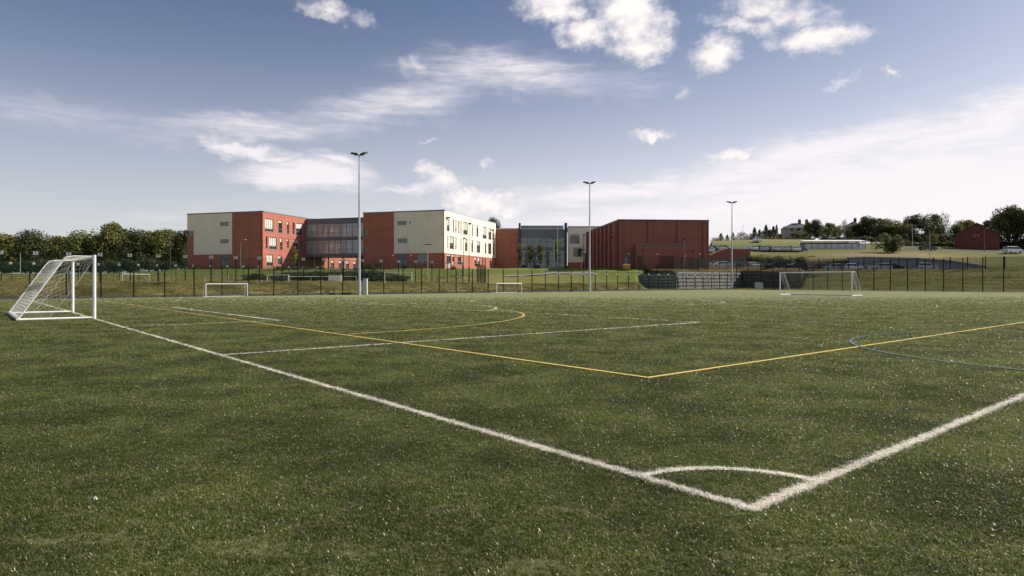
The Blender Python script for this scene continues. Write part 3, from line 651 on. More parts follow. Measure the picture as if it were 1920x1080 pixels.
# glazed link
OL = (C1[0]+14.6*d1[0], C1[1]+14.6*d1[1]); lk = empty('glazed_link', (*OL, 4), 'raised glass walled link bridging the two red and cream blocks', 'building'); WORLD_ROOTS[lk.name] = tuple(-k for k in lk.location)
FK = Face(OL, d2); LK = 17.5
g = MB()
for z0, z1 in ((14.15, 15.2), (10.5, 11.25), (6.9, 7.6)): g.obox(FK.O, FK.d, .03, LK-.03, -8, 0, z0, z1)
g.build('floor_slab', M['mgrey'], lk)
MB().obox(FK.O, FK.d, .03, LK, -8.1, .15, 15.2, 15.35).build('roof', M['mgrey'], lk)
for dep in (-.12, -7.9):
    for (z0, z1) in ((11.25, 14.15), (7.6, 10.5)):
        nb = 12
        for i in range(nb):
            a, b = .03+(LK-.06)*i/nb, .03+(LK-.06)*(i+1)/nb
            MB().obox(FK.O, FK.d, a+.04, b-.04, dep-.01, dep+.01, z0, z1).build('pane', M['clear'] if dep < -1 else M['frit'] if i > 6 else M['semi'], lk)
            if dep > -1: MB().obox(FK.O, FK.d, a-.04, a+.04, dep-.06, dep+.06, z0, z1).build('mullion', M['mgrey'], lk)
        MB().obox(FK.O, FK.d, .03, LK, dep-.05, dep+.05, z0+.95, z0+1.0).obox(FK.O, FK.d, .03, LK, dep-.05, dep+.05, z1-.65, z1-.6).build('transom', M['mgrey'], lk)
for i in range(5):
    a = 1.2+i*3.6; MB().tube(FK.P(a,-1.5,3.6), FK.P(a,-1.5,14.2), .16, n=8).build('column', M['lgrey'], lk)
for a, z0, w_ in ((2.2,7.6,.5),(3.4,7.6,.25),(2.6,11.25,.45),(3.9,11.25,.25),(6.5,11.25,1.2),(8.2,7.6,.9),(9.5,11.25,1.6),(9.9,7.6,1.2),(12.4,11.25,2.6),(12.6,7.6,2.2)):
    MB().obox(FK.O, FK.d, a, a+w_, -2.2, -2.05, z0, z0+2.7).build('partition', M['blind'], lk)
MB().obox(FK.O, FK.d, 11.5, LK-.05, -8, -3, 3.4, 6.88).build('undercroft_store', M['dgrey'], lk)
# entrance building, three faces
be = empty('entrance_building', (5, 160, 4), 'grey glass fronted entrance wing between red and cream wings', 'building'); WORLD_ROOTS[be.name] = tuple(-k for k in be.location)
FB = Face((0, 160.0), (1, 0)); r_ = FB.rect(4, 700, 380, 1118, 850); wall(FB, be, 'wall', M['redbrick'], -9, r_[1], 3.4, r_[3]); coping(FB, be, -9, r_[1]-.07, r_[3], .25, 'lgrey')
MB().obox(FB.O, FB.d, -9, 3, -16, -.32, r_[3]-.3, r_[3]-.1).build('roof', M['roof'], be)
ge = FB.rect(4, 1120, 380, 1665, 850); zt = ge[3]
b1 = FB.rect(4, 1120, 380, 1665, 485)[2]; m1_ = FB.rect(4, 1120, 590, 1665, 640)
g = MB(); g.obox(FB.O, FB.d, ge[0], ge[1], -.5, -.05, b1, zt); g.obox(FB.O, FB.d, ge[0], ge[1], -.5, -.05, m1_[2], m1_[3]); g.build('fascia_panel', M['mgrey'], be)
nb = 7
for i in range(nb):
    a, b = ge[0]+(ge[1]-ge[0])*i/nb, ge[0]+(ge[1]-ge[0])*(i+1)/nb
    for z0, z1 in ((3.6, m1_[2]), (m1_[3], b1)):
        MB().obox(FB.O, FB.d, a+.05, b-.05, -.3, -.27, z0+.02, z1-.02).build('pane', M['greenglass'], be)
        MB().obox(FB.O, FB.d, a-.05, a+.05, -.35, -.1, z0, z1).build('mullion', M['mgrey'], be)
        for zq in np.arange(z0+1.2, z1-.5, 1.5): MB().obox(FB.O, FB.d, a+.05, b-.05, -.33, -.15, zq, zq+.07).build('transom', M['mgrey'], be)
fz = FB.rect(4, 1090, 305, 1120, 380)
for a, b in ((ge[0]-.5, ge[0]), (ge[1]-.45, ge[1]+.15)): MB().obox(FB.O, FB.d, a, b, -.9, .25, 3.5, fz[3]).build('fin', M['dgrey'], be)
pz = FB.rect(4, 1120, 325, 1640, 378); MB().obox(FB.O, FB.d, ge[0]+.1, ge[1]-.5, -3, -2.9, zt-.2, pz[3]).build('roof_screen', M['lgrey'], be)
MB().obox(FB.O, FB.d, ge[0]+.1, ge[1]-.5, -2.88, -2.8, zt+.7, zt+.78).obox(FB.O, FB.d, ge[0]+.1, ge[1]-.5, -2.88, -2.75, pz[3]-.15, pz[3]).build('screen_rail', M['dgrey'], be)
MB().obox(FB.O, FB.d, ge[0]-.3, ge[1]+.2, -14, -.52, zt-.3, zt-.1).build('roof', M['roof'], be)
for a, b in ((1130,1190),(1265,1345)):
    e = FB.rect(4, a, 805, b, 850); MB().obox(FB.O, FB.d, e[0], e[1], -.25, -.12, 3.8, e[3]).build('door', M['door'], be)
cw = FB.rect(5, 82, 360, 560, 775); wh = [FB.rect(5, 118,440,232,552), FB.rect(5, 158,598,270,708)]
wall(FB, be, 'cladding_panel', M['cream'], cw[0]+.2, cw[1], cw[2], cw[3], wh); wall(FB, be, 'wall', M['redbrick'], cw[0]+.2, cw[1], 3.4, cw[2], n=-.02)
for h in wh: window(FB, be, h, 'glass', 1, .1, sill=False)
coping(FB, be, cw[0]+.3, cw[1], cw[3], .35, 'lgrey'); MB().obox(FB.O, FB.d, cw[0], cw[1], -12, -.52, cw[3]-.3, cw[3]).build('roof', M['roof'], be)
FA = Face((0, 150.0), (1, 0)); an = FA.rect(5, 292, 672, 420, 850); wall(FA, be, 'annexe_wall', M['hallred'], an[0], an[1], 3.4, an[3]); MB().obox(FA.O, FA.d, an[0], an[1], -6, -.02, an[3], an[3]+.12).build('annexe_roof', M['coping'], be)
# sports hall
HO = at(1160, 125.0); dh = (.9968, .08); zh = zv(125, 413.5)
bh = empty('sports_hall', (*HO, 4), 'windowless dark red sports hall with ribbed side wall', 'building'); WORLD_ROOTS[bh.name] = tuple(-k for k in bh.location)
FH = Face(HO, dh); LH = FH.t(1329); dd1 = FH.rect(5, 765,690,855,838); dd2 = FH.rect(5, 1662,692,1712,790)
wall(FH, bh, 'wall', M['hallred'], 0, LH, 3.0, zh, [(dd1[0],dd1[1],3.9,dd1[3]), (dd2[0],dd2[1],4,dd2[3])]); coping(FH, bh, 0, LH, zh, .25, 'dgrey')
door(FH, bh, (dd1[0],dd1[1],3.9,dd1[3]), .1); door(FH, bh, (dd2[0],dd2[1],4,dd2[3]), .1)
for xq in (700, 1045, 1395, 1700):
    e = FH.rect(5, xq, 300, xq+45, 560); MB().obox(FH.O, FH.d, e[0], e[1], .003, .32, 3.4, zh-.12).build('pilaster', M['hallred'], bh)
DS = (dh[1], -dh[0])   # side face runs from far end to HO
FS = Face((HO[0]-DS[0]*29, HO[1]-DS[1]*29), DS); wall(FS, bh, 'wall', M['hallred'], 0, 29, 3.0, zh); coping(FS, bh, 0, 29, zh, .25, 'dgrey')
for i in range(8):
    a = .6+i*3.75; MB().obox(FS.O, FS.d, a, a+1.7, .003, .8, 3.2, zh-.15).build('rib', M['hallred'], bh)
e = FH.rect(5, 900, 560, 1640, 700); FX = Face(FH.P(0, 1.6, 0)[:2], dh); e = FX.rect(5, 905, 560, 1640, 700)
wall(FX, bh, 'plant_room_wall', M['hallred'], e[0], e[1], 3.2, e[3], th=1.5); coping(FX, bh, e[0], e[1], e[3], .12, 'coping')
MB().obox(FX.O, FX.d, e[0]+.02, e[1]-.02, -1.5, -.02, e[3]-.2, e[3]-.05).build('plant_room_roof', M['roof'], bh)
for xq, yq in ((815,672),(1160,680),(1662,678),(1487,702)):
    f_ = FX if 905 < xq < 1640 else FH; lr = f_.rect(5, xq-8, yq-8, xq+8, yq+6); MB().obox(f_.O, f_.d, lr[0], lr[1], .02, .2, lr[2], lr[3]).build('wall_lamp', M['sign'], bh)
b_ = [FH.P(0,0,zh-.1), FH.P(LH,0,zh-.1), FH.P(LH,-29,zh-.1), FH.P(0,-29,zh-.1)]
MB().add(b_, [(0,1,2,3)]).build('roof', M['roof'], bh)
FQ = Face(FH.P(LH,0,0)[:2], (-DS[0], -DS[1])); wall(FQ, bh, 'wall', M['hallred'], 0, 29, 3.0, zh)

# ------------------------------------------------------------------ retaining walls
def gabion(name, label, a0, b0, a1, b1, zt_, courses, mt, wlen=2.0):
    p, q_ = PQ(a0, b0), PQ(a1, b1); L = math.hypot(q_[0]-p[0], q_[1]-p[1]); d = ((q_[0]-p[0])/L, (q_[1]-p[1])/L)
    root = empty(name, (*p, 0), label, 'retaining wall'); n = max(1, round(L/wlen)); hc = zt_/courses; proto = []
    for k in range(3):
        g = MB(); w = L/n-.06; bm = MB(); rr = random.Random(k+len(label))
        nx, nz_ = 7, 3; P = {}
        for i in range(nx+1):
            for j in range(nz_+1): P[i, j] = len(g.v); g.v.append((w*i/nx, -.0-rr.uniform(0, .09)*(0 < i < nx and 0 < j < nz_), (hc-.12)*j/nz_))
        for i in range(nx):
            for j in range(nz_): g.f.append((P[i,j],P[i+1,j],P[i+1,j+1],P[i,j+1])); g.m.append(0)
        g.add([(0,0,0),(w,0,0),(w,.5,0),(0,.5,0),(0,0,hc-.12),(w,0,hc-.12),(w,.5,hc-.12),(0,.5,hc-.12)], [(0,3,2,1),(4,5,6,7),(1,2,6,5),(3,0,4,7)])
        proto.append(g.mesh('gabion_basket', mt))
    ang = math.atan2(d[1], d[0])
    for c in range(courses):
        for i in range(n):
            o = link('gabion_basket', random.choice(proto), root, (math.cos(ang)*(L/n*i+.03)-math.sin(ang)*.06*c+random.uniform(-.03,.03), math.sin(ang)*(L/n*i+.03)+math.cos(ang)*.06*c, c*hc+.02), ang)
    g = MB(); g.obox(p, d, 0, L, -.75, -.5, 0, zt_-.02); o = g.build('backing', M['timber'], root, loc=(-p[0], -p[1], 0)); return root
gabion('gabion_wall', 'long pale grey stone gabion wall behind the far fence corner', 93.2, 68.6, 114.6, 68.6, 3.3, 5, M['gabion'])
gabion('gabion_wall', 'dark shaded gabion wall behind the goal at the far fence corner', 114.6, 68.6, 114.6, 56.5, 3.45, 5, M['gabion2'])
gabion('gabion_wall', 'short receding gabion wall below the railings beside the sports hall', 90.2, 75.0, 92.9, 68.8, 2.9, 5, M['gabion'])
# curved tarmac-level retaining wall on the right
rw = empty('retaining_wall', (*at(1700, 138), 3.3), 'long blue-grey retaining wall with dark coping above the lower car park', 'retaining wall')
us_ = np.linspace(1590, 1846, 17)
for a, b in zip(us_, us_[1:]):
    g = MB(); h = MB()
    zz = []
    for u in (a, b):
        vt_ = np.interp(u, [1590,1620,1720,1780,1846], [485.5,484,486.5,491,501]); zz.append(zv(138.2, vt_))
    p, q_ = at(a+.12, 138.2), at(b-.12, 138.2)
    g.add([(*p,2.9),(*q_,2.9),(*q_,zz[1]),(*p,zz[0]),(p[0],p[1]+.2,2.9),(q_[0],q_[1]+.2,2.9),(q_[0],q_[1]+.2,zz[1]),(p[0],p[1]+.2,zz[0])], [(0,1,2,3),(1,5,6,2),(4,0,3,7),(3,2,6,7)])
    x0, x1 = p[0], q_[0]
    g.build('wall_panel', M.setdefault('bluegrey', mat('blue_grey_concrete', (.30,.31,.32), .8, .12, .7)), rw, loc=(-rw.location[0], -rw.location[1], -3.3))
    h.add([(x0-.1,137.95,zz[0]),(x1+.1,137.95,zz[1]),(x1+.1,138.6,zz[1]),(x0-.1,138.6,zz[0]),(x0-.1,137.95,zz[0]+.3),(x1+.1,137.95,zz[1]+.3),(x1+.1,138.6,zz[1]+.3),(x0-.1,138.6,zz[0]+.3)], [(0,3,2,1),(4,5,6,7),(0,1,5,4),(2,3,7,6),(1,2,6,5),(3,0,4,7)])
    h.build('coping', M['coping'], rw, loc=(-rw.location[0], -rw.location[1], -3.3))
# stepped red wall beside the hall
sw = empty('boundary_wall', (*at(1370, 150), 6), 'low dark red wall with white stepped coping right of the sports hall', 'wall')
prev = 1329
for i, (u, vt_) in enumerate(((1336,477.5),(1343,475),(1350,472),(1357,469),(1365,467),(1404,467))):
    Fw = Face((0, 149.8), (1, 0)); a, b = Fw.t(prev), Fw.t(u); z = zv(149.8, vt_)
    MB().obox(Fw.O, Fw.d, a, b, -.3, 0, 4.5, z).build('wall_section', M['hallred'], sw, loc=(-sw.location[0], -sw.location[1], -6))
    if i < 5: MB().obox(Fw.O, Fw.d, a, b, -.35, .06, z+.003, z+.2).build('coping', M['cream'], sw, loc=(-sw.location[0], -sw.location[1], -6))
    prev = u
MB().obox((0,149.8), (1,0), Face((0,149.8),(1,0)).t(1404), Face((0,149.8),(1,0)).t(1407), -6, 0, 4.5, zv(149.8,467)).build('wall_section', M['hallred'], sw, loc=(-sw.location[0], -sw.location[1], -6))

# ------------------------------------------------------------------ fences
def mesh_panel(L, h, mt, step=.055, w=.004):
    g = MB()
    k = int(L/step)
    for i in range(1, k):
        x = L*i/k; g.add([(x-w,0,0),(x+w,0,0),(x+w,0,h),(x-w,0,h)], [(0,1,2,3)])
    for j in range(int(h/.2)+1):
        z = min(h, j*.2); g.add([(0,-.004,z-.005),(L,-.004,z-.005),(L,-.004,z+.005),(0,-.004,z+.005)], [(0,1,2,3)])
    return g.mesh('mesh_panel', mt)
def fence(name, label, pts, h, base=None, plate=None, cat='fence', pw=.06, gap=None, kicker=True, pmat='dgreen', mesh=True, skip=(), step=.055, bw=.0038):
    """pts: post positions (x, y) in order; base(x, y) gives ground height"""
    root = empty(name, (*pts[0], 0), label, cat); x0, y0 = pts[0]
    pm = MB().box((-pw/2,-pw/2,-.3), (pw/2,pw/2,h)).mesh('post', M[pmat]); cache = {}
    zs = [base(*p) if base else 0 for p in pts]
    for i, (p, z) in enumerate(zip(pts, zs)):
        ang = math.atan2(pts[min(i+1, len(pts)-1)][1]-pts[max(i-1,0)][1], pts[min(i+1, len(pts)-1)][0]-pts[max(i-1,0)][0])
        po = link('post', pm, root, (p[0]-x0, p[1]-y0, z), ang)
        if plate and plate[0](i, p):
            if 'pl' not in cache:
                g = MB(); w = plate[1]
                if plate[2] == 'double': g.box((-w,-.02,-w*.85),(-.035,.0,w*.85)).box((.035,-.02,-w*.85),(w,.0,w*.85)).box((-.035,-.018,-w*.8),(.035,-.006,-w*.3))
                else: g.box((-w,-.02,-w),(w,.0,w))
                cache['pl'] = g.mesh('sign_plate', M['signgrey'] if plate[2] == 'double' else M['sign'])
            link('sign_plate', cache['pl'], root, (p[0]-x0-.0, p[1]-y0-.06, z+h-plate[3]), math.atan2(-p[0], p[1])*.6)
    for i in range(len(pts)-1):
        if i in skip: continue
        p, q_ = pts[i], pts[i+1]; L = math.hypot(q_[0]-p[0], q_[1]-p[1]); key = round(L, 1)
        if mesh:
            if key not in cache: cache[key] = mesh_panel(L, h-.08, M[pmat], step, bw)
            link('mesh_panel', cache[key], root, (p[0]-x0, p[1]-y0, (zs[i]+zs[i+1])/2+.04), math.atan2(q_[1]-p[1], q_[0]-p[0]))
        if kicker:
            kk = ('k', key)
            if kk not in cache: cache[kk] = MB().box((0,-.03,0),(L,.03,.22)).mesh('kickboard', M['timber'])
            link('kickboard', cache[kk], root, (p[0]-x0, p[1]-y0, (zs[i]+zs[i+1])/2), math.atan2(q_[1]-p[1], q_[0]-p[0]))
    return root
n1_ = int((AF+15)/2.52); ptsA = [PQ(-15+i*(AF+15)/n1_, BF) for i in range(n1_+1)]
fence('sports_fence', 'long dark green mesh fence along the far side of the artificial pitch', ptsA, 3.05, plate=(lambda i, p: i > 28 and i % 1 == 0 and p[1] < 119, .14, 'single', .42), pw=.09)
n2_ = int(100/2.42); ptsE = [PQ(AF, BF-.3-i*2.42) for i in range(n2_)]
fence('sports_fence', 'tall dark mesh fence across the right end of the artificial pitch', ptsE, 4.9, pw=.12, kicker=False, bw=.007)
flat = lambda x, y: zat(x, y)
ptsB = [PQ(-22+i*2.58, 73.6) for i in range(29)]
fence('sports_fence', 'green mesh fence on top of the grass bank with pale double signs', ptsB, 2.95, base=flat, plate=(lambda i, p: True, .20, 'double', .12), pw=.08, kicker=False)
ptsB2 = [PQ(-22+29*2.58+i*1.25, 73.6+i*1.3) for i in range(7)]
fence('sports_fence', 'dark fence posts stepping down the bank beyond the second small goal', ptsB2, 2.9, base=flat, pw=.13, kicker=False)
ptsC = [PQ(-30+i*2.58, 111) for i in range(32)]
fence('sports_fence', 'farther green mesh fence in front of the mown slope with small square white signs', ptsC, 2.75, base=lambda x, y: 1.3, plate=(lambda i, p: True, .16, 'single', .06), pw=.07, kicker=False)
# railings above gabions and bank fences on the right
def line_u(pairs, step):
    out = []
    for (u0, Dq0), (u1, Dq1) in zip(pairs, pairs[1:]):
        p, q_ = at(u0, Dq0), at(u1, Dq1); L = math.hypot(q_[0]-p[0], q_[1]-p[1]); n = max(1, round(L/step))
        out += [(p[0]+(q_[0]-p[0])*i/n, p[1]+(q_[1]-p[1])*i/n) for i in range(n)]
    out.append(at(*pairs[-1])); return out
fence('security_fence', 'dark palisade style fence in front of the sports hall plant room', line_u([(1196,122.2),(1262,119.4)], .85), 2.7, base=flat, pw=.07, kicker=False, step=.12, bw=.035)
fence('security_fence', 'dark security fence on the dry grass above the pale gabion wall', line_u([(1262,119.4),(1310,122.9),(1335,126.5),(1400,134.5)], 2.4), 2.5, base=flat, pw=.08, kicker=False, step=.12, bw=.026)
fence('security_fence', 'dark security fence along the lower car park above the shaded gabion wall', line_u([(1400,134.5),(1504,125)], 2.4), 2.5, base=flat, pw=.08, kicker=False, step=.1, bw=.008)
fence('security_fence', 'dark post and mesh fence on the bank crest in front of the lower car park', line_u([(1508,124),(1620,119.5),(1720,114.5),(1848,106.5),(1960,101)], 2.6), 2.1, base=flat, pw=.13, kicker=False, step=.1, bw=.008)
fence('boundary_fence', 'dark boundary fence in front of the left tree line', line_u([(-150,140),(345,140)], 3), 2.1, base=flat, pw=.09, kicker=False)
# pedestrian gate at the fence corner
gt = empty('fence_gate', (*PQ(AF-.1, 57.6), 0), 'dark green double gate in the end fence seen through the far goal', 'gate')
gx, gy = PQ(AF-.1, 57.6); g1, g2 = PQ(AF-.1, 55.2), PQ(AF-.1, 60.2)
for k, (a, b) in enumerate(((55.2,57.6),(57.7,60.1))):
    P1, P2 = Vector((*PQ(AF-.12, a), 0)), Vector((*PQ(AF-.12, b), 0)); o_ = Vector((gx, gy, 0)); g = MB()
    for z in (.1, 1.3, 2.4): g.tube(P1-o_+Vector((0,0,z)), P2-o_+Vector((0,0,z)), .035)
    for f in (0, 1): pp = P1.lerp(P2, f)-o_; g.tube(pp+Vector((0,0,.05)), pp+Vector((0,0,2.4)), .05)
    lf = g.build('gate_leaf', M['dgreen'], gt); 
for a in (55.0, 60.3):
    pp = Vector((*PQ(AF-.12, a), 0))-Vector((gx, gy, 0)); MB().tube(pp, pp+Vector((0,0,3)), .08).build('gate_post', M['dgreen'], gt)

# ------------------------------------------------------------------ goals
def big_goal(name, label, a, b0, b1, sgn, netfade=1):
    o = Vector((*PQ(a, b0), 0)); root = empty(name, o, label, 'football goal', 'full-size portable goals')
    def G(da, b, z): return Vector((*PQ(a+sgn*da, b), z))-o
    H = 2.44; r = .06; DT, DB = .93, 2.37
    for b in (b0, b1):
        MB().tube(G(0,b,0), G(0,b,H+r), r, n=12).build('post', M['white'], root, smooth=False)
        mid = [G(DT-.25,b,H), G(DT-.05,b,H-.04), G(DT+.12,b,H-.22)]
        MB().path([G(.02,b,H)]+mid+[G(DB,b,.1)], .024, n=8).build('net_support', M['white'], root)
        MB().tube(G(0,b,.06), G(DB,b,.06), .042, n=8).build('base_bar', M['white'], root)
    MB().tube(G(0,b0,H), G(0,b1,H), r, n=12).build('crossbar', M['white'], root)
    MB().tube(G(DB,b0-.02,.07), G(DB,b1+.02,.07), .07, n=8).build('rear_base_bar', M['white'], root)
    g = MB(); r_ = .0032; st = .14
    def surf(fn, nu, nv):
        P = [[fn(i/nu, j/nv) for j in range(nv+1)] for i in range(nu+1)]
        for i in range(nu):
            for j in range(nv):
                if (i+j) % 2 == 0: g.tube(P[i][j], P[i+1][j+1], r_, n=3, caps=False)
                else: g.tube(P[i+1][j], P[i][j+1], r_, n=3, caps=False)
    def prof_(s):   # point along the back profile from crossbar to base
        tot = DT+math.hypot(DB-DT, H)
        k = s*tot
        if k < DT: return k, H
        f = (k-DT)/(tot-DT); return DT+(DB-DT)*f, H-(H-.1)*f
    W_ = b1-b0
    def back(s, w):
        da, z = prof_(s); sag = .16*math.sin(math.pi*w)*math.sin(math.pi*min(1, s*1.05)); return G(max(0.02, da-sag*.6), b0+W_*w, z-sag*(1 if s < .3 else .35))
    surf(back, 28, int(W_/st))
    for b, ss_ in ((b0, 1), (b1, -1)):
        def side(s, w):
            da, z = prof_(s); fx = max(0, (s-.0))*1.45*.97; fx = 1.45*s; fz = H*(1-s)**.8; fz = max(.1, H-(H-.1)*s**.85)
            bow = .10*math.sin(math.pi*s)*math.sin(math.pi*w)
            return G(da*(1-w)+fx*w, b+ss_*bow, z*(1-w)+fz*w)
        surf(side, 26, 11)
        g.path([side(k/12, 1) for k in range(13)], .008, n=3)
    nt_ = g.build('net', M['net'], root); nt_['kind'] = 'stuff'
    return root
big_goal('football_goal', 'full-size white portable goal on the goal line at the left, net hung behind', 0, 27.9, 34.6, -1)
big_goal('football_goal', 'full-size white portable goal far across the pitch at the right', 64, 26.3, 33.8, 1)
def small_goal(label, p, q_, z, h, group='small white training goals', net=True):
    p, q_ = Vector((*p, z)), Vector((*q_, z)); d = (q_-p).normalized(); n = Vector((-d.y, d.x, 0)); 
    if n.y < 0: n = -n
    root = empty('training_goal', p, label, 'football goal', group); L = (q_-p).length; r = .045
    for s_ in (0, L): MB().tube(d*s_, d*s_+Vector((0,0,h+r)), r, n=8).build('post', M['white'], root); MB().path([d*s_+Vector((0,0,h)), d*s_+n*.45+Vector((0,0,h-.02)), d*s_+n*1.0+Vector((0,0,.05)), d*s_+Vector((0,0,.04))], .02, n=6).build('net_support', M['white'], root)
    MB().tube(Vector((0,0,h)), d*L+Vector((0,0,h)), r, n=8).build('crossbar', M['white'], root)
    MB().tube(n*1.0+Vector((0,0,.04)), d*L+n*1.0+Vector((0,0,.04)), .03, n=6).build('rear_base_bar', M['white'], root)
    if net:
        g = MB(); nn = int(L/.2)
        for i in range(nn+1):
            x = d*(L*i/nn); g.path([x+Vector((0,0,h)), x+n*.45+Vector((0,0,h-.05)), x+n*1.0+Vector((0,0,.05))], .003, n=3)
        for j in range(1, 7): f = j/7; pp = n*(.45+.55*f)+Vector((0,0,h-h*f)); g.tube(pp, pp+d*L, .003, n=3)
        g.build('net', M['net'], root)['kind'] = 'stuff'
small_goal('small white goal against the far fence, left of the tall floodlight mast', PQ(13.4,63.2), PQ(17.2,63.2), 0, 1.24)
small_goal('small white goal against the far fence below the centre block', PQ(48.1,63.2), PQ(52.3,63.2), 0, 1.22)
small_goal('white goal on the upper pitch behind the left end of the bank', at(229.5,95), at(281,98), 1.3, 1.25)
small_goal('dull white goal on the upper pitch in front of the dark planting', at(501,96), at(541,96), 1.32, 1.1)
small_goal('white goal on the upper pitch just right of the floodlight mast', at(720.5,93), at(772,93), 1.35, 1.42)

# ------------------------------------------------------------------ floodlight masts
def mast(label, p, h):
    root = empty('floodlight_mast', (*p, 0), label, 'floodlight', 'floodlight masts along the far fence')
    MB().tube((0,0,0), (0,0,h*.5), .15, .115, n=12).tube((0,0,h*.5), (0,0,h), .11, .07, n=12).build('pole', M['galv'], root)
    MB().tube((0,0,0), (0,0,.05), .3, n=12).build('base_plate', M['galv'], root)
    MB().tube((0,0,.3), (0,0,1.6), .19, n=12).build('access_cover', M['galv'], root)
    MB().tube((-.55,0,h-.05), (.55,0,h-.05), .05, n=8).build('crossarm', M['galv'], root)
    for x, rz in ((-.55,.25),(.5,-.5)):
        g = MB(); g.add([(-.42,-.28,-.06),(.42,-.28,-.06),(.42,.28,.02),(-.42,.28,.02),(-.34,-.2,.16),(.34,-.2,.16),(.34,.22,.2),(-.34,.22,.2)], [(0,3,2,1),(4,5,6,7),(0,1,5,4),(1,2,6,5),(2,3,7,6),(3,0,4,7)])
        o = g.build('lamp_head', M['black'], root, loc=(x, -.05, h+.05)); o.rotation_euler = (.12, .1 if x < 0 else -.22, rz)
        ln_ = MB().add([(-.38,-.24,-.065),(.38,-.24,-.065),(.38,.24,.008),(-.38,.24,.008)], [(0,3,2,1)]).build('lens', M['lampglass'], o)
    return root
mast('tallest floodlight mast, in front of the glazed link', PQ(29.6,64.3), zv(72.8,291))
mast('floodlight mast in front of the ribbed end of the sports hall', PQ(66.4,64.3), zv(96.3,344))
mast('most distant floodlight mast, right of the sports hall', PQ(103.9,64.2), zv(120,380))
def cabinet(label, p, w, h, m_='mgrey'):
    root = empty('electrical_cabinet', (*p, 0), label, 'cabinet'); MB().box((-w/2,-.25,.05),(w/2,.25,h)).build('body', M[m_], root)
    MB().box((-w/2-.04,-.3,h),(w/2+.04,.3,h+.06)).build('lid', M[m_], root); MB().box((-w/2+.05,-.28,.15),(-.02,-.252,h-.08)).build('door', M[m_], root); MB().box((.02,-.28,.15),(w/2-.05,-.252,h-.08)).build('door', M[m_], root)
    MB().box((-w/2-.02,-.27,0),(w/2+.02,.27,.05)).build('plinth', M['concrete'], root)
cabinet('pale grey tall switch cabinet at the foot of the nearest floodlight mast', PQ(30.5,64.6), .42, 1.75, 'lgrey')
cabinet('grey box cabinet against the dark gabion wall by the far goal', at(1423,119), 1.35, 1.3, 'lgrey')

# ------------------------------------------------------------------ lamp posts
def lamp(label, u, D, vt, vb, style, mt):
    x, y = at(u, D); z0 = zv(D, vb); h = zv(D, vt)-z0; root = empty('lamp_post', (x, y, z0-.3), label, 'lamp post', 'lamp posts around the school'); h += .3
    MB().tube((0,0,0), (0,0,h*.3), .085, n=8).tube((0,0,h*.3), (0,0,h), .06, .045, n=8).build('pole', M[mt], root)
    if style == 'T': MB().box((-.55,-.09,h),(.75,.09,h+.13)).build('lamp_head', M['black'], root)
    elif style == 'arm': MB().path([(0,0,h),(.25,0,h+.25),(.6,0,h+.3)], .04).build('arm', M[mt], root); MB().box((.5,-.12,h+.22),(1.05,.12,h+.36)).build('lamp_head', M['lgrey'], root)
    elif style == 'ball':
        g = MB(); g.tube((0,0,h-.08),(0,0,h+.12), .14, .26, n=10).tube((0,0,h+.12),(0,0,h+.22), .26, .12, n=10); g.build('lamp_head', M['black'], root)
    elif style == 'fin': MB().box((-.1,-.1,h),(.35,.1,h+.25)).build('lamp_head', M['black'], root)
    else: MB().tube((0,0,h),(0,0,h+.12), .06, .02, n=8).build('cap', M[mt], root)
lamp('thin lamp post with a bent head before the dark red end wall', 451, 125, 452, 503, 'arm', 'mgrey')
lamp('white T headed lamp in front of the centre block end wall', 802, 118, 459, 519, 'T', 'lgrey')
lamp('black tapered mast before the sunlit cream side wall', 879.5, 100, 421, 529, 'fin', 'black')
lamp('shorter black lamp before the sunlit cream side wall', 869, 118, 448, 520, 'fin', 'dgrey')
lamp('dark lamp at the far end of the sunlit cream side wall', 924, 128, 432, 504, 'ball', 'dgrey')
lamp('black bollard topped lamp beside the red entrance wing', 972, 150, 441, 503, 'fin', 'black')
lamp('pale lamp post in front of the entrance glass, T shaped head', 1038.5, 135, 448, 504, 'T', 'lgrey')
lamp('tall pale mast in front of the entrance glass', 1045.3, 134, 424, 504, 'cap', 'lgrey')
lamp('tall black lamp in front of the cream entrance wing', 1094, 135, 442, 503, 'fin', 'black')
lamp('pale T headed lamp in front of the cream entrance wing', 1090, 130, 469, 503, 'T', 'lgrey')
lamp('black lamp before the first ribs of the sports hall', 1121, 124, 454, 503, 'fin', 'black')
lamp('black lamp before the middle ribs of the sports hall', 1147, 123, 446, 501, 'fin', 'black')
lamp('black ball topped lamp on the left of the plant room', 1206.5, 119.9, 470, 500, 'ball', 'black')
lamp('slim lamp before the right half of the plant room', 1283, 119, 449, 492, 'ball', 'mgrey')
lamp('black ball topped lamp on the right of the plant room', 1299.5, 119.6, 471, 500, 'ball', 'black')
lamp('pale flagpole like mast on the slope behind the third floodlight', 1393, 170, 422, 476, 'cap', 'lgrey')
lamp('galvanised lamp post with side arm before the dark trees at right', 1711, 178, 425, 466, 'arm', 'galv')
lamp('tall pale mast rising from the lower car park beside the black car', 1743.5, 136, 434, 499, 'cap', 'lgrey')
lamp('thin lamp post in front of the brick house', 1846, 170, 430, 472, 'arm', 'mgrey')
lamp('pale lattice mast in front of the left trees', 320, 138, 441, 508, 'cap', 'lgrey')
lamp('short pale pole at the far left before the trees', 38, 132, 475, 514, 'cap', 'lgrey')

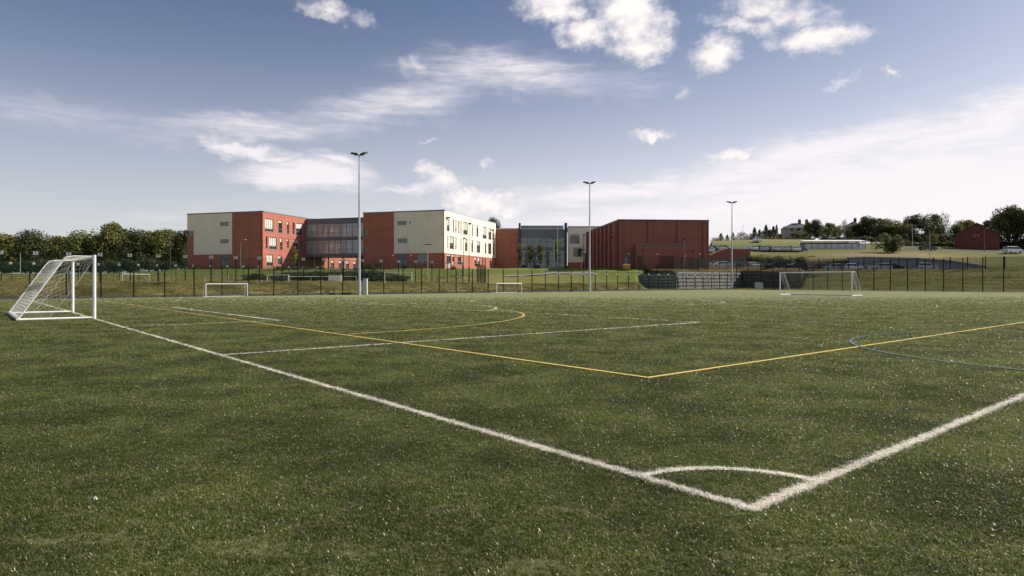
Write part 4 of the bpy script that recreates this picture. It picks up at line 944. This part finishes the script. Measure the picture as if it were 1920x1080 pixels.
# ------------------------------------------------------------------ items on the upper pitch
x, y = at(628.5, 104); st_ = empty('barrier_stack', (x, y, 1.35), 'stack of white slatted barrier panels before the dark planting', 'crate')
for k in range(4):
    g = MB(); yy_ = k*.35-.5
    for i in range(6): g.box((-.97+i*.36,yy_,0),(-.80+i*.36,yy_+.04,1.1))
    for z in (.0, .25, .5, .75, 1.0): g.box((-.98,yy_-.03,z),(.98,yy_-.003,z+.13))
    g.build('barrier_panel', M['sign'], st_)
def rail(label, pairs, z, h, mt='lgrey'):
    P = line_u(pairs, 3.2); root = empty('handrail', (*P[0], z), label, 'railing'); o = Vector((*P[0], 0))
    V = [Vector((*p, 0))-o for p in P]
    for v in V: MB().tube(v, v+Vector((0,0,h)), .03, n=6).build('post', M[mt], root)
    MB().path([v+Vector((0,0,h)) for v in V], .045, n=6).build('rail', M[mt], root)
rail('long white handrail in front of the dark planting below the link', [(540,105),(668,106)], 1.33, .95, 'sign')
rail('pale handrail in front of the left block door', [(385,103),(428,103)], 1.33, .95)
for k, (u, v) in enumerate(((651,506),(655,508),(659,507))):
    root = empty('document_board', (*at(u,115), zv(115,v)-1.1), ['white notice board on a stake, left of the three before the planting','white notice board on a stake, middle of the three before the planting','white notice board on a stake, right of the three before the planting'][k], 'sign')
    MB().tube((0,0,0),(0,0,1.1),.02).build('stake', M['timber'], root); MB().box((-.13,-.03,.95),(.13,.0,1.35)).build('board', M['sign'], root)
x, y = at(1174.5, 122.3); yb = empty('grit_bin', (x, y, 3.7), 'yellow grit bin beside the sports hall door', 'grit bin')
MB().add([(-.6,-.4,0),(.6,-.4,0),(.6,.4,0),(-.6,.4,0),(-.7,-.5,.8),(.7,-.5,.8),(.7,.5,.8),(-.7,.5,.8)], [(0,3,2,1),(0,1,5,4),(1,2,6,5),(2,3,7,6),(3,0,4,7)]).build('body', M['yellow'], yb)
MB().add([(-.74,-.54,.8),(.74,-.54,.8),(.74,.54,.8),(-.74,.54,.8),(-.6,-.4,1.05),(.6,-.4,1.05),(.6,.4,1.05),(-.6,.4,1.05)], [(0,3,2,1),(4,5,6,7),(0,1,5,4),(1,2,6,5),(2,3,7,6),(3,0,4,7)]).build('lid', M['yellow'], yb)
# footpath across the middle bank
g = MB(); pth = [(948,518.5),(985,517),(1010,515.5),(1040,512.5),(1075,513),(1120,513.5)]
vs = []
for u, v in pth:
    Dq = 116.0; D, Z, c = prof(u)
    ds = np.linspace(105, 127, 200); vv = VH-(np.interp(ds, D, Z)-EYE)/ds*F0; Dq = float(ds[np.argmin(abs(vv-v))])
    for dd_ in (Dq-.45, Dq+.45): x, y = at(u, dd_); vs.append((x, y, zat(x, y)+.12))
g.add(vs, [(2*i,2*i+2,2*i+3,2*i+1) for i in range(len(pth)-1)]); tag(g.build('footpath', M['concrete']), kind='structure')

# ------------------------------------------------------------------ trees
def crown_mesh(name, seed, mt, shape='round', n=3000, leaf=.34):
    r = random.Random(seed); g = MB(); lobes = []
    if shape == 'round':
        for _ in range(20):
            a = r.uniform(0, 6.28); h = r.uniform(.16, .88); rad = r.uniform(.1, .36)*(1.15-abs(h-.48)*1.0); lobes.append((math.cos(a)*rad, math.sin(a)*rad, h, r.uniform(.12, .24)))
        lobes.append((r.uniform(-.1,.1), 0, .84, .15)); lobes.append((0, 0, .58, .3))
    elif shape == 'cone':
        for k in range(14): h = .12+.84*k/13; rr = .30*(1-h)+.03; a = r.uniform(0, 6.28); lobes.append((math.cos(a)*rr*.3, math.sin(a)*rr*.3, h, rr))
    elif shape == 'slim':
        for k in range(9): h = .35+.6*k/8; lobes.append((r.uniform(-.05,.05), r.uniform(-.05,.05), h, r.uniform(.07, .13)))
    else:   # bush
        for _ in range(12): a = r.uniform(0, 6.28); rad = r.uniform(.05, .4); lobes.append((math.cos(a)*rad, math.sin(a)*rad, r.uniform(.15, .72), r.uniform(.16, .28)))
    for _ in range(n):
        L = r.choice(lobes)
        d = Vector((r.gauss(0,1), r.gauss(0,1), r.gauss(0,1))).normalized(); rr = L[3]*r.uniform(.55, 1.12)**.7
        if r.random() < .07: rr *= 1.3
        p = Vector(L[:3])+Vector((d.x, d.y, d.z*.85))*rr
        if p.z < .02: continue
        s = leaf*r.uniform(.5, 1.3); nrm = (d*.8+Vector((r.gauss(0,.7), r.gauss(0,.7), r.gauss(.3,.6)))).normalized(); a = nrm.orthogonal().normalized(); b = nrm.cross(a)
        an = r.uniform(0, 6.28); a, b = a*math.cos(an)+b*math.sin(an), b*math.cos(an)-a*math.sin(an)
        g.add([p-a*s*.5, p+b*s*.35, p+a*s*.55, p-b*s*.4+nrm*s*.1], [(0,1,2),(0,2,3)])
    return g.mesh(name, mt)
def trunk_mesh(seed, slim=False):
    r = random.Random(seed); g = MB(); w = .018 if not slim else .012
    g.tube((0,0,-.03),(0,0,.35), w*1.5, w, n=7).tube((0,0,.35),(.02,.01,.75), w, w*.4, n=6)
    for _ in range(7):
        a = r.uniform(0, 6.28); h = r.uniform(.22, .6); e = r.uniform(.12, .3); g.tube((0,0,h),(math.cos(a)*e, math.sin(a)*e, h+r.uniform(.1,.28)), w*.5, w*.15, n=5)
    return g.mesh('trunk', M['bark'])
CR = {}
for k, (mk, sh, n, lf) in dict(a=('leaf','round',6500,.042), b=('leaf','round',6000,.042), c=('leafd','round',6500,.042), d=('leafy','round',3000,.045), e=('conif','cone',2600,.04), f=('leaf','slim',900,.05), g=('leafd','bush',3600,.06), h=('leaf','bush',4200,.05), i=('leafd','round',6500,.042), j=('leafy','slim',700,.05), k=('leaf','round',900,.04), l=('conif','cone',2600,.04), m=('leaf','cone',1500,.045), n=('leafd','round',1500,.05)).items():
    CR[k] = crown_mesh('crown', ord(k)*3+1, M[mk], sh, n, lf)
TR = [trunk_mesh(i) for i in range(4)]
def tree(u, D, vt, vb, wpx, kind, name='tree', cat='tree', group=None, label=''):
    x, y = at(u, D); z0 = zv(D, vb); h = zv(D, vt)-z0; w = wpx/F0*D
    root = empty(name, (x, y, z0), label, cat, group, random.uniform(0, 6.28))
    sx = w/.86 if kind in 'abcdikn' else w/.62 if kind in 'elm' else w/.32 if kind in 'fj' else w/1.05
    for nm, me in (('crown', CR[kind]), ('trunk', TR[int(abs(u)) % 4])):
        o = link(nm, me, root); o.scale = (sx, sx, h/.99 if kind in 'abcdikn' else h)
NUMW = ['first','second','third','fourth','fifth','sixth','seventh','eighth','ninth','tenth','eleventh','twelfth','thirteenth','fourteenth','fifteenth','sixteenth','seventeenth','eighteenth','nineteenth','twentieth']
LT = [(-60,205,437,508,90,'b'),(30,205,441,508,84,'b'),(75,210,447,508,70,'a'),(135,208,444,508,70,'a'),(190,210,436,508,74,'b'),(240,212,431,507,70,'c'),(292,208,434,507,70,'i'),(340,205,436,505,60,'b'),(-90,175,430,512,110,'c'),(-35,170,436,512,90,'i'),(8,168,438,511,80,'a'),(58,160,433,512,56,'c'),(20,190,446,508,90,'i'),(92,190,458,508,50,'i'),(122,176,443,510,48,'a'),(152,168,437,511,52,'b'),(178,182,442,508,44,'c'),(203,170,417,510,50,'a'),(228,178,434,508,48,'b'),(255,168,433,508,50,'i'),(280,180,432,507,48,'a'),(303,170,432,507,44,'b'),(330,176,432,505,44,'a'),(352,172,428,505,46,'c'),(385,190,446,505,60,'b')]
dsc = {'a':'olive green','b':'mottled green','c':'dark green','d':'yellowing','i':'deep green','k':'sparse green','e':'dark conifer like','l':'slender conifer','m':'thin pale','n':'sparse dark','g':'dark low','h':'rounded olive'}
for i, k in enumerate(sorted(LT)):
    k = (*k[:4], k[4]*1.28, k[5])
    tree(*k, group='trees in the left tree line', label=f'{dsc[k[5]]} broadleaf tree in the left tree line, {(NUMW+["twenty-first","twenty-second","twenty-third","twenty-fourth","twenty-fifth","twenty-sixth"])[i]} from the left')
for i, u in enumerate(np.arange(-150, 345, 33)):
    tree(u, 150+(i % 3)*3, 478+(i*7 % 9), 513-(6 if u > 250 else 0), 46, 'g', 'shrub', 'shrub', 'understorey shrubs in front of the left tree line', f'dark shrub under the left tree line, {NUMW[i]} from the left')
tree(925, 185, 409, 470, 30, 'c', label='dark tree top showing above the far end of the cream block')
for u, vt, w, l in ((974,459,15,'slim young tree at the left edge of the entrance glass'),(995,458,15,'slim young tree before the entrance glass, left of the middle pair'),(1013,459,16,'slim young tree before the entrance glass, right of the middle pair'),(1044,452,14,'slim young tree behind the pale mast at the entrance')):
    tree(u, 142, vt, 505, w, 'f', 'young_tree', 'tree', 'young trees at the entrance', l)
tree(551, 126, 463, 506, 14, 'j', 'young_tree', 'tree', None, 'yellowing young tree in front of the shaded red wall left of the link')
RT = [(1346,236,446,461,16,'n'),(1400,236,441,460,16,'k'),(1408,244,437,455,14,'n'),(1430,246,432,452,13,'n'),(1444,238,430,452,14,'a'),(1476,272,424,448,22,'c'),(1516,248,417,447,20,'a'),(1534,246,424,447,20,'c'),(1551,236,427,447,22,'a'),(1596,248,427,449,22,'b'),(1608,242,420,449,24,'c'),(1630,244,418,450,30,'a'),(1650,228,420,452,30,'c'),(1672,228,422,453,30,'a'),(1697,222,420,456,32,'b'),(1340,230,444,462,22,'k'),(1352,235,437,460,20,'m'),(1364,232,440,460,16,'m'),(1374,240,436,460,16,'m'),(1393,225,434,459,22,'n'),(1382,238,443,460,18,'k'),
      (1415,240,426,454,18,'e'),(1424,236,430,452,16,'l'),(1436,242,421,452,18,'e'),(1450,240,424,451,18,'l'),(1456,238,421,450,12,'e'),(1463,250,436,450,14,'g'),
      (1528,245,412,447,26,'c'),(1541,250,421,447,18,'a'),(1560,240,418,447,28,'a'),(1572,244,423,447,20,'b'),(1583,250,411,446,16,'k'),(1620,240,406,448,34,'c'),(1640,236,408,450,32,'i'),(1660,240,409,450,32,'a'),(1682,236,412,452,34,'b'),
      (1712,225,402,455,42,'c'),(1738,222,404,455,40,'n'),(1752,228,400,455,36,'i'),(1770,222,397,455,22,'k'),(1790,226,420,458,30,'a'),(1806,230,413,455,34,'d'),(1820,236,413,450,30,'a'),
      (1852,215,412,455,30,'i'),(1874,205,398,470,54,'c'),(1893,200,388,472,66,'a'),(1925,196,392,474,70,'c'),(1975,200,380,474,90,'i'),(2050,200,385,474,90,'c'),(2150,200,380,474,110,'a')]
RT.sort()
N2 = NUMW+[]
N2 += ['twenty-first','twenty-second','twenty-third','twenty-fourth','twenty-fifth','twenty-sixth','twenty-seventh','twenty-eighth','twenty-ninth','thirtieth','thirty-first','thirty-second','thirty-third','thirty-fourth','thirty-fifth','thirty-sixth','thirty-seventh','thirty-eighth','thirty-ninth','fortieth','forty-first','forty-second','forty-third','forty-fourth','forty-fifth','forty-sixth','forty-seventh','forty-eighth','forty-ninth','fiftieth','fifty-first','fifty-second']
for i, k in enumerate(RT):
    tree(*k, group='trees along the hilltop skyline', label=f'{dsc[k[5]]} tree on the hilltop skyline, {N2[i]} right of the sports hall')
tree(1665, 158, 433, 474, 50, 'h', 'bush', 'bush', None, 'large rounded olive bush above the curved retaining wall')
tree(1675, 156, 450, 474, 22, 'g', 'bush', 'bush', None, 'small dark bush at the foot of the rounded olive bush')
tree(1750, 190, 439, 458, 22, 'd', 'bush', 'bush', None, 'pale yellowish bush behind the black car')
SH = [(1495,241,432,449,20,'h','olive shrub hiding the left of the pale house'),(1508,238,433,449,16,'h','lighter shrub hiding the right of the pale house')]
for k in SH: tree(*k[:6], name='shrub', cat='shrub', label=k[6])
for i, u in enumerate(np.arange(1690, 1960, 24)):
    tree(u, 200, 446+(i*5 % 6), 468, 34, 'g', 'shrub', 'shrub', 'dark hedge shrubs along the upper road', f'dark hedge shrub along the upper road at right, {NUMW[i]} from the left')
for i, u in enumerate(np.arange(1692, 1830, 13)):
    tree(u, 219, 432+(i*7 % 10), 459, 26, 'gh'[i % 3 == 2], 'shrub', 'shrub', 'undergrowth beneath the tall skyline trees', f'undergrowth shrub beneath the skyline trees left of the brick house, {NUMW[i]} from the left')
for i, u in enumerate(np.arange(1408, 1530, 14)):
    tree(u, 226, 444.5, 453, 20, 'g', 'shrub', 'shrub', 'low shrubs below the skyline conifers', f'low shrub at the top of the tan bank, {NUMW[i]} from the left')
for i, u in enumerate(np.arange(1545, 1690, 15)):
    tree(u, 218, 440+(i*3 % 5), 455, 22, 'g', 'shrub', 'shrub', 'dark undergrowth behind the long shelter', f'dark undergrowth shrub behind the long shelter, {NUMW[i]} from the left')
for i, u in enumerate(np.arange(1412, 1560, 15.5)):
    tree(u, 146+(i % 2)*2, 477+(i*5 % 7), 499, 34, 'g', 'shrub', 'shrub', 'shrubs behind the lower car park', f'scrubby shrub on the slope behind the lower car park, {NUMW[i]} from the left')
for i, u in enumerate(np.arange(478, 765, 18)):
    tree(u, 113+(i % 3)*1.5, 505+(i*5 % 6)-(3 if 600 < u < 720 else 0)+(4 if u < 520 or u > 745 else 0), 530, 54, 'g', 'shrub', 'shrub', 'dark planting below the link', f'dark planted shrub below the glazed link, {NUMW[i]} from the left')  # dark shrubs added to stand in for a band of shade and windscreen mesh
for i, (u, v) in enumerate(((522,497),(537,499),(556,498),(578,500),(600,498),(690,492),(704,490),(850,497),(1062,496))):
    tree(u, 126.5, v, 508, 16, 'h', 'shrub', 'shrub', 'small shrubs at the foot of the blocks', f'small shrub at the foot of the school walls, {NUMW[i]} from the left')
tree(1428, 139, 474, 503, 16, 'k', 'young_tree', 'tree', None, 'sparse young tree in the lower car park')

# ------------------------------------------------------------------ cars
def car_mesh(style):
    w = .86
    prof_ = {'hatch': [(-2,.28),(-2.02,.62),(-1.9,.85),(-.95,.98),(1.75,1.0),(1.98,.9),(2,.3)], 'van': [(-2,.3),(-2.05,.7),(-1.9,1.0),(-1.3,1.12),(1.95,1.15),(2,.9),(2,.3)]}[style]
    g = MB(); n = len(prof_)
    rows = []
    for s_, k in ((-1,0),(-1,1),(1,1),(1,0)):
        pass
    def ring(y, inset, zz): return [(x*(1-inset*.02), y, z-(0 if z < .5 else inset*.02)) for x, z in prof_]
    R4 = [ring(-w,1,0), ring(-w+.12,0,0), ring(w-.12,0,0), ring(w,1,0)]
    vs = [p for r in R4 for p in r]; fs = []
    for a in range(3):
        for i in range(n): j = (i+1) % n; fs.append((a*n+i, a*n+j, (a+1)*n+j, (a+1)*n+i))
    fs += [tuple(range(n))[::-1], tuple(range(3*n, 4*n))]; g.add(vs, fs)
    top = {'hatch': ((-.95,.98),(-.35,1.42),(1.35,1.45),(1.9,1.0)), 'van': ((-1.3,1.12),(-.75,1.75),(1.9,1.8),(1.95,1.15))}[style]
    gl = MB(); P = []
    for y, f in ((-w+.04,0),(w-.04,0)):
        sg = 1 if y > 0 else -1
        P += [(top[0][0],y,top[0][1]-.01),(top[1][0],y-sg*.14,top[1][1]-.06),(top[2][0],y-sg*.14,top[2][1]-.06),(top[3][0],y,top[3][1]-.01)]
    gl.add(P, [(0,1,2,3),(7,6,5,4),(0,4,5,1),(2,6,7,3)])
    rf = MB(); rf.add([(top[1][0]-.03,-w+.16,top[1][1]-.07),(top[2][0]+.06,-w+.16,top[2][1]-.07),(top[2][0]+.06,w-.16,top[2][1]-.07),(top[1][0]-.03,w-.16,top[1][1]-.07),(top[1][0]+.05,-w+.26,top[1][1]),(top[2][0]-.03,-w+.26,top[2][1]),(top[2][0]-.03,w-.26,top[2][1]),(top[1][0]+.05,w-.26,top[1][1])], [(4,5,6,7),(0,1,5,4),(1,2,6,5),(2,3,7,6),(3,0,4,7)])
    for x in ((top[0][0], top[1][0]), (.45, .45), (top[3][0], top[2][0])):
        for sg in (-1, 1): rf.tube((x[0], sg*(w-.035), top[0][1]-.02), (x[1], sg*(w-.175), top[1][1]-.06), .045, n=4)
    return g.mesh('body', [None]), gl.mesh('windows', M['carglass']), rf.mesh('roof', [None])
CARS = {k: car_mesh(k) for k in ('hatch', 'van')}
wm = MB().tube((0,-.1,0),(0,.1,0), .31, n=14).mesh('wheel', M['tyre']); rim = MB().tube((0,-.108,0),(0,.108,0), .18, n=10).mesh('rim', M['lgrey']); hl = MB().box((-.04,-.16,-.07),(.04,.16,.07)).mesh('headlight', M['lampglass'])
tlm = MB().box((-.03,-.12,-.1),(.03,.12,.1)).mesh('tail_light', mat('red_tail_lens', (.35,.02,.02), .3))
PA = {n_: mat('car_paint_'+n_, c, .22, .03, 2, spec=.6, metal=.15) for n_, c in dict(white=(.72,.72,.72), silver=(.42,.43,.44), black=(.012,.012,.014), blue=(.03,.06,.14), red=(.20,.02,.02), grey=(.10,.105,.11)).items()}
def car(label, u, D, ang, col, style='hatch', z=None, vb=None):
    x, y = at(u, D); z = zat(x, y) if z is None else z
    root = empty('parked_car', (x, y, z), label, 'car', 'cars parked around the school', R(ang))
    for nm, me in zip(('body','windows','roof'), CARS[style]):
        o = link(nm, me, root)
        if nm != 'windows': o.material_slots[0].link = 'OBJECT'; o.material_slots[0].material = PA[col]
    for wx in (-1.25, 1.25):
        for wy in (-.78, .78):
            w_ = link('wheel', wm, root, (wx, wy, .31)); link('rim', rim, w_)
    for wy in (-.62, .62): link('headlight', hl, root, (-2.0, wy, .66)); link('tail_light', tlm, root, (1.98, wy, .75))
for k in ((1455,130,10,'black','dark car at the left end of the lower car park'),(1492,130,5,'black','black hatchback with a bright headlight in the lower car park'),(1514,134,185,'blue','dark blue car tucked behind the black hatchback'),(1530,130,4,'red','dark red car in the lower car park'),
          (1560,129,3,'silver','silver estate in the lower car park, left of the curved wall'),(1598,128,183,'white','low white car in front of the left end of the curved wall'),(1618,131,90,'grey','grey car nose-on before the curved wall'),(1650,127,2,'silver','silver saloon in front of the curved wall, under the rounded bush'),(1672,129,180,'black','black car directly behind the silver saloon'),(1734,124,182,'silver','silver car alone before the right part of the curved wall'),
          (1350,137,8,'white','white car beside the sports hall above the pale gabion wall'),(1338,139,8,'black','black car half hidden beyond the white one near the hall'),(1380,140,90,'grey','grey car behind the third floodlight mast'),(1410,137,95,'white','white car nose-on at the near left of the lower car park'),(1420,138,92,'grey','grey car beside the white one behind the scrub'),(1438,138,88,'blue','blue car nose-on behind the lower fence'),
          (1300,133,5,'blue','blue car glimpsed through the plant room fence')):
    car(k[4], k[0], k[1], k[2], k[3])
cols = ['white','black','silver','blue','silver','white','silver','red','white','grey','silver','white']
nth = 'first second third fourth fifth sixth seventh eighth ninth tenth eleventh twelfth'.split()
UP = [(1333,158),(1341,160),(1349,158),(1356,162)]
for i, (u, D) in enumerate(UP): car(f'{cols[i*3 % 12]} car above the stepped red wall, {nth[i]} from the left', u, D, 75+i*8, cols[i*3 % 12])
for i in range(10): car(f'{cols[i]} car in the upper car park row, {nth[i]} from the left', 1412+i*10, 165+(i % 2)*2.5, 84+7*math.sin(i*2.1), cols[i])
car('black car on the upper road left of the brick house', 1740, 168, 182, 'black', 'hatch')
car('white van parked on the upper road at the right edge', 1899, 163, 184, 'white', 'van')
car('lone white car on the green strip below the skyline', 1420, 203, 88, 'white')

# ------------------------------------------------------------------ shelter and houses
D_ = 181.0; a, b = at(1509, D_)[0], at(1623, D_)[0]; z0 = zv(D_, 468.5); z1 = zv(D_, 453.5); zt = zv(D_, 450.2)
sh = empty('long_shelter', (a, D_, z0), 'long glazed shelter with a white roof above the upper car park', 'shelter'); L = b-a
MB().add([(-.2,-.3,z1-z0),(L+.2,-.3,z1-z0),(L+.2,3.2,zt-z0),(-.2,3.2,zt-z0),(-.2,-.3,z1-z0+.25),(L+.2,-.3,z1-z0+.25),(L+.2,3.2,zt-z0+.25),(-.2,3.2,zt-z0+.25)], [(0,3,2,1),(4,5,6,7),(0,1,5,4),(1,2,6,5),(2,3,7,6),(3,0,4,7)]).build('roof', M['sign'], sh)
n = 9
for i in range(n+1): MB().box((L*i/n-.06,-.06,-.5),(L*i/n+.06,.06,z1-z0)).build('post', M['mgrey'], sh)
for i in range(n):
    MB().box((L*i/n+.08,-.01,.1),(L*(i+1)/n-.08,.01,z1-z0-.6)).build('pane', M.setdefault('frost', mat('frosted_panel', (.58,.60,.62), .25, .15, .8)), sh)
MB().box((0,2.9,0),(L,3.0,z1-z0)).build('rear_wall', M['lgrey'], sh)
def house(name, label, u, D, ang, w, d, z0, zeave, zridge, wallm, hip, chim, wins):
    x, y = at(u, D); root = empty(name, (x, y, z0), label, 'house', None, R(ang)); F = Face((-w/2, -d/2), (1, 0)); he, hr_ = zeave-z0, zridge-z0
    hs2 = [(a_+w/2, a_+w/2+ww, z_, z_+hh) for a_, z_, ww, hh in wins]
    wall(F, root, 'wall', wallm, 0, w, -1, he, hs2)
    for h in hs2: window(F, root, h, 'glass', 1, 0, n=-.08)
    MB().box((-w/2,-d/2+.3,-1),(w/2,d/2,he-.01)).build('side_walls', wallm, root)
    o = .35
    if hip: g = MB().add([(-w/2-o,-d/2-o,he),(w/2+o,-d/2-o,he),(w/2+o,d/2+o,he),(-w/2-o,d/2+o,he),(-w/2+d/2*.8,0,hr_),(w/2-d/2*.8,0,hr_)], [(0,1,5,4),(2,3,4,5),(1,2,5),(3,0,4),(3,2,1,0)])
    else:
        MB().add([(-w/2,-d/2,he),(w/2,-d/2,he),(0,-d/2,hr_-.15),(-w/2,d/2,he),(w/2,d/2,he),(0,d/2,hr_-.15)], [(0,1,2),(4,3,5)]).build('gable', wallm, root)
        g = MB().add([(-w/2-o,-d/2-o,he-.15),(0,-d/2-o,hr_),(0,d/2+o,hr_),(-w/2-o,d/2+o,he-.15),(w/2+o,-d/2-o,he-.15),(w/2+o,d/2+o,he-.15),
            (-w/2-o,-d/2-o,he-.4),(0,-d/2-o,hr_-.25),(0,d/2+o,hr_-.25),(-w/2-o,d/2+o,he-.4),(w/2+o,-d/2-o,he-.4),(w/2+o,d/2+o,he-.4)],
            [(0,1,2,3),(1,4,5,2),(6,9,8,7),(7,8,11,10),(0,6,7,1),(1,7,10,4),(3,2,8,9),(2,5,11,8),(0,3,9,6),(4,10,11,5)])
    rf = g.build('roof', M['hroof'], root)
    for cx, cy in chim: MB().box((cx-.5,cy-.35,he),(cx+.5,cy+.35,hr_+1.1)).box((cx-.58,cy-.42,hr_+1.1),(cx+.58,cy+.42,hr_+1.25)).tube((cx-.2,cy,hr_+1.25),(cx-.2,cy,hr_+1.7),.12).tube((cx+.2,cy,hr_+1.25),(cx+.2,cy,hr_+1.7),.12).build('chimney', M['dgrey'], rf)
house('hillside_house', 'pale house with a grey hipped roof and two chimneys on the skyline', 1492, 262, -10, 9.6, 8, zv(262,449), zv(262,429), zv(262,418.5), M['hrender'], True, [(1.4,0),(4.2,.5)], [(-3.2,3.2,1.2,1.1),(-.5,3.2,1.2,1.1),(-3.2,.9,1.6,1.3),(1.8,3.2,1.2,1.1)])
house('hillside_house', 'grey house with a dark hipped roof half hidden among skyline trees', 1600, 256, -20, 6.4, 7, zv(256,448), zv(256,425), zv(256,416), M['mgrey'], True, [(.6,0)], [(-2,3.2,1.2,1.1),(.6,3.2,1.2,1.1)])
house('brick_house', 'red brick gable-fronted house beside the tall trees at right', 1830, 190, -33, 10.4, 9, zv(190,470), zv(190,441), zv(190,419.5), M['hbrick'], False, [], [(-.75,3.9,.45,1.1),(.05,3.9,.45,1.1)])
# bits of litter on the turf
for i, (u, v, s_) in enumerate(((179,947,.017),(1670,617,.06),(1757,575,.1),(244,0,0))):
    if not s_: continue
    Dq = F0*EYE/(v-VH); x, y = at(u, Dq); r = random.Random(i); g = MB(); vs = []
    for k in range(8): a = k*.785; vs.append((math.cos(a)*s_*r.uniform(.5,1), math.sin(a)*s_*.6*r.uniform(.6,1), r.uniform(.015,.04)))
    vs.append((0,0,.05)); g.add(vs, [(k, (k+1) % 8, 8) for k in range(8)])
    tag(g.build('litter', M['sign'], loc=(x, y, .01)), ['crumpled white scrap of litter lying on the near turf at lower left','scrap of white litter beside the yellow line','scrap of white litter on the far right turf'][i], 'litter')
print('objects', len(bpy.data.objects))
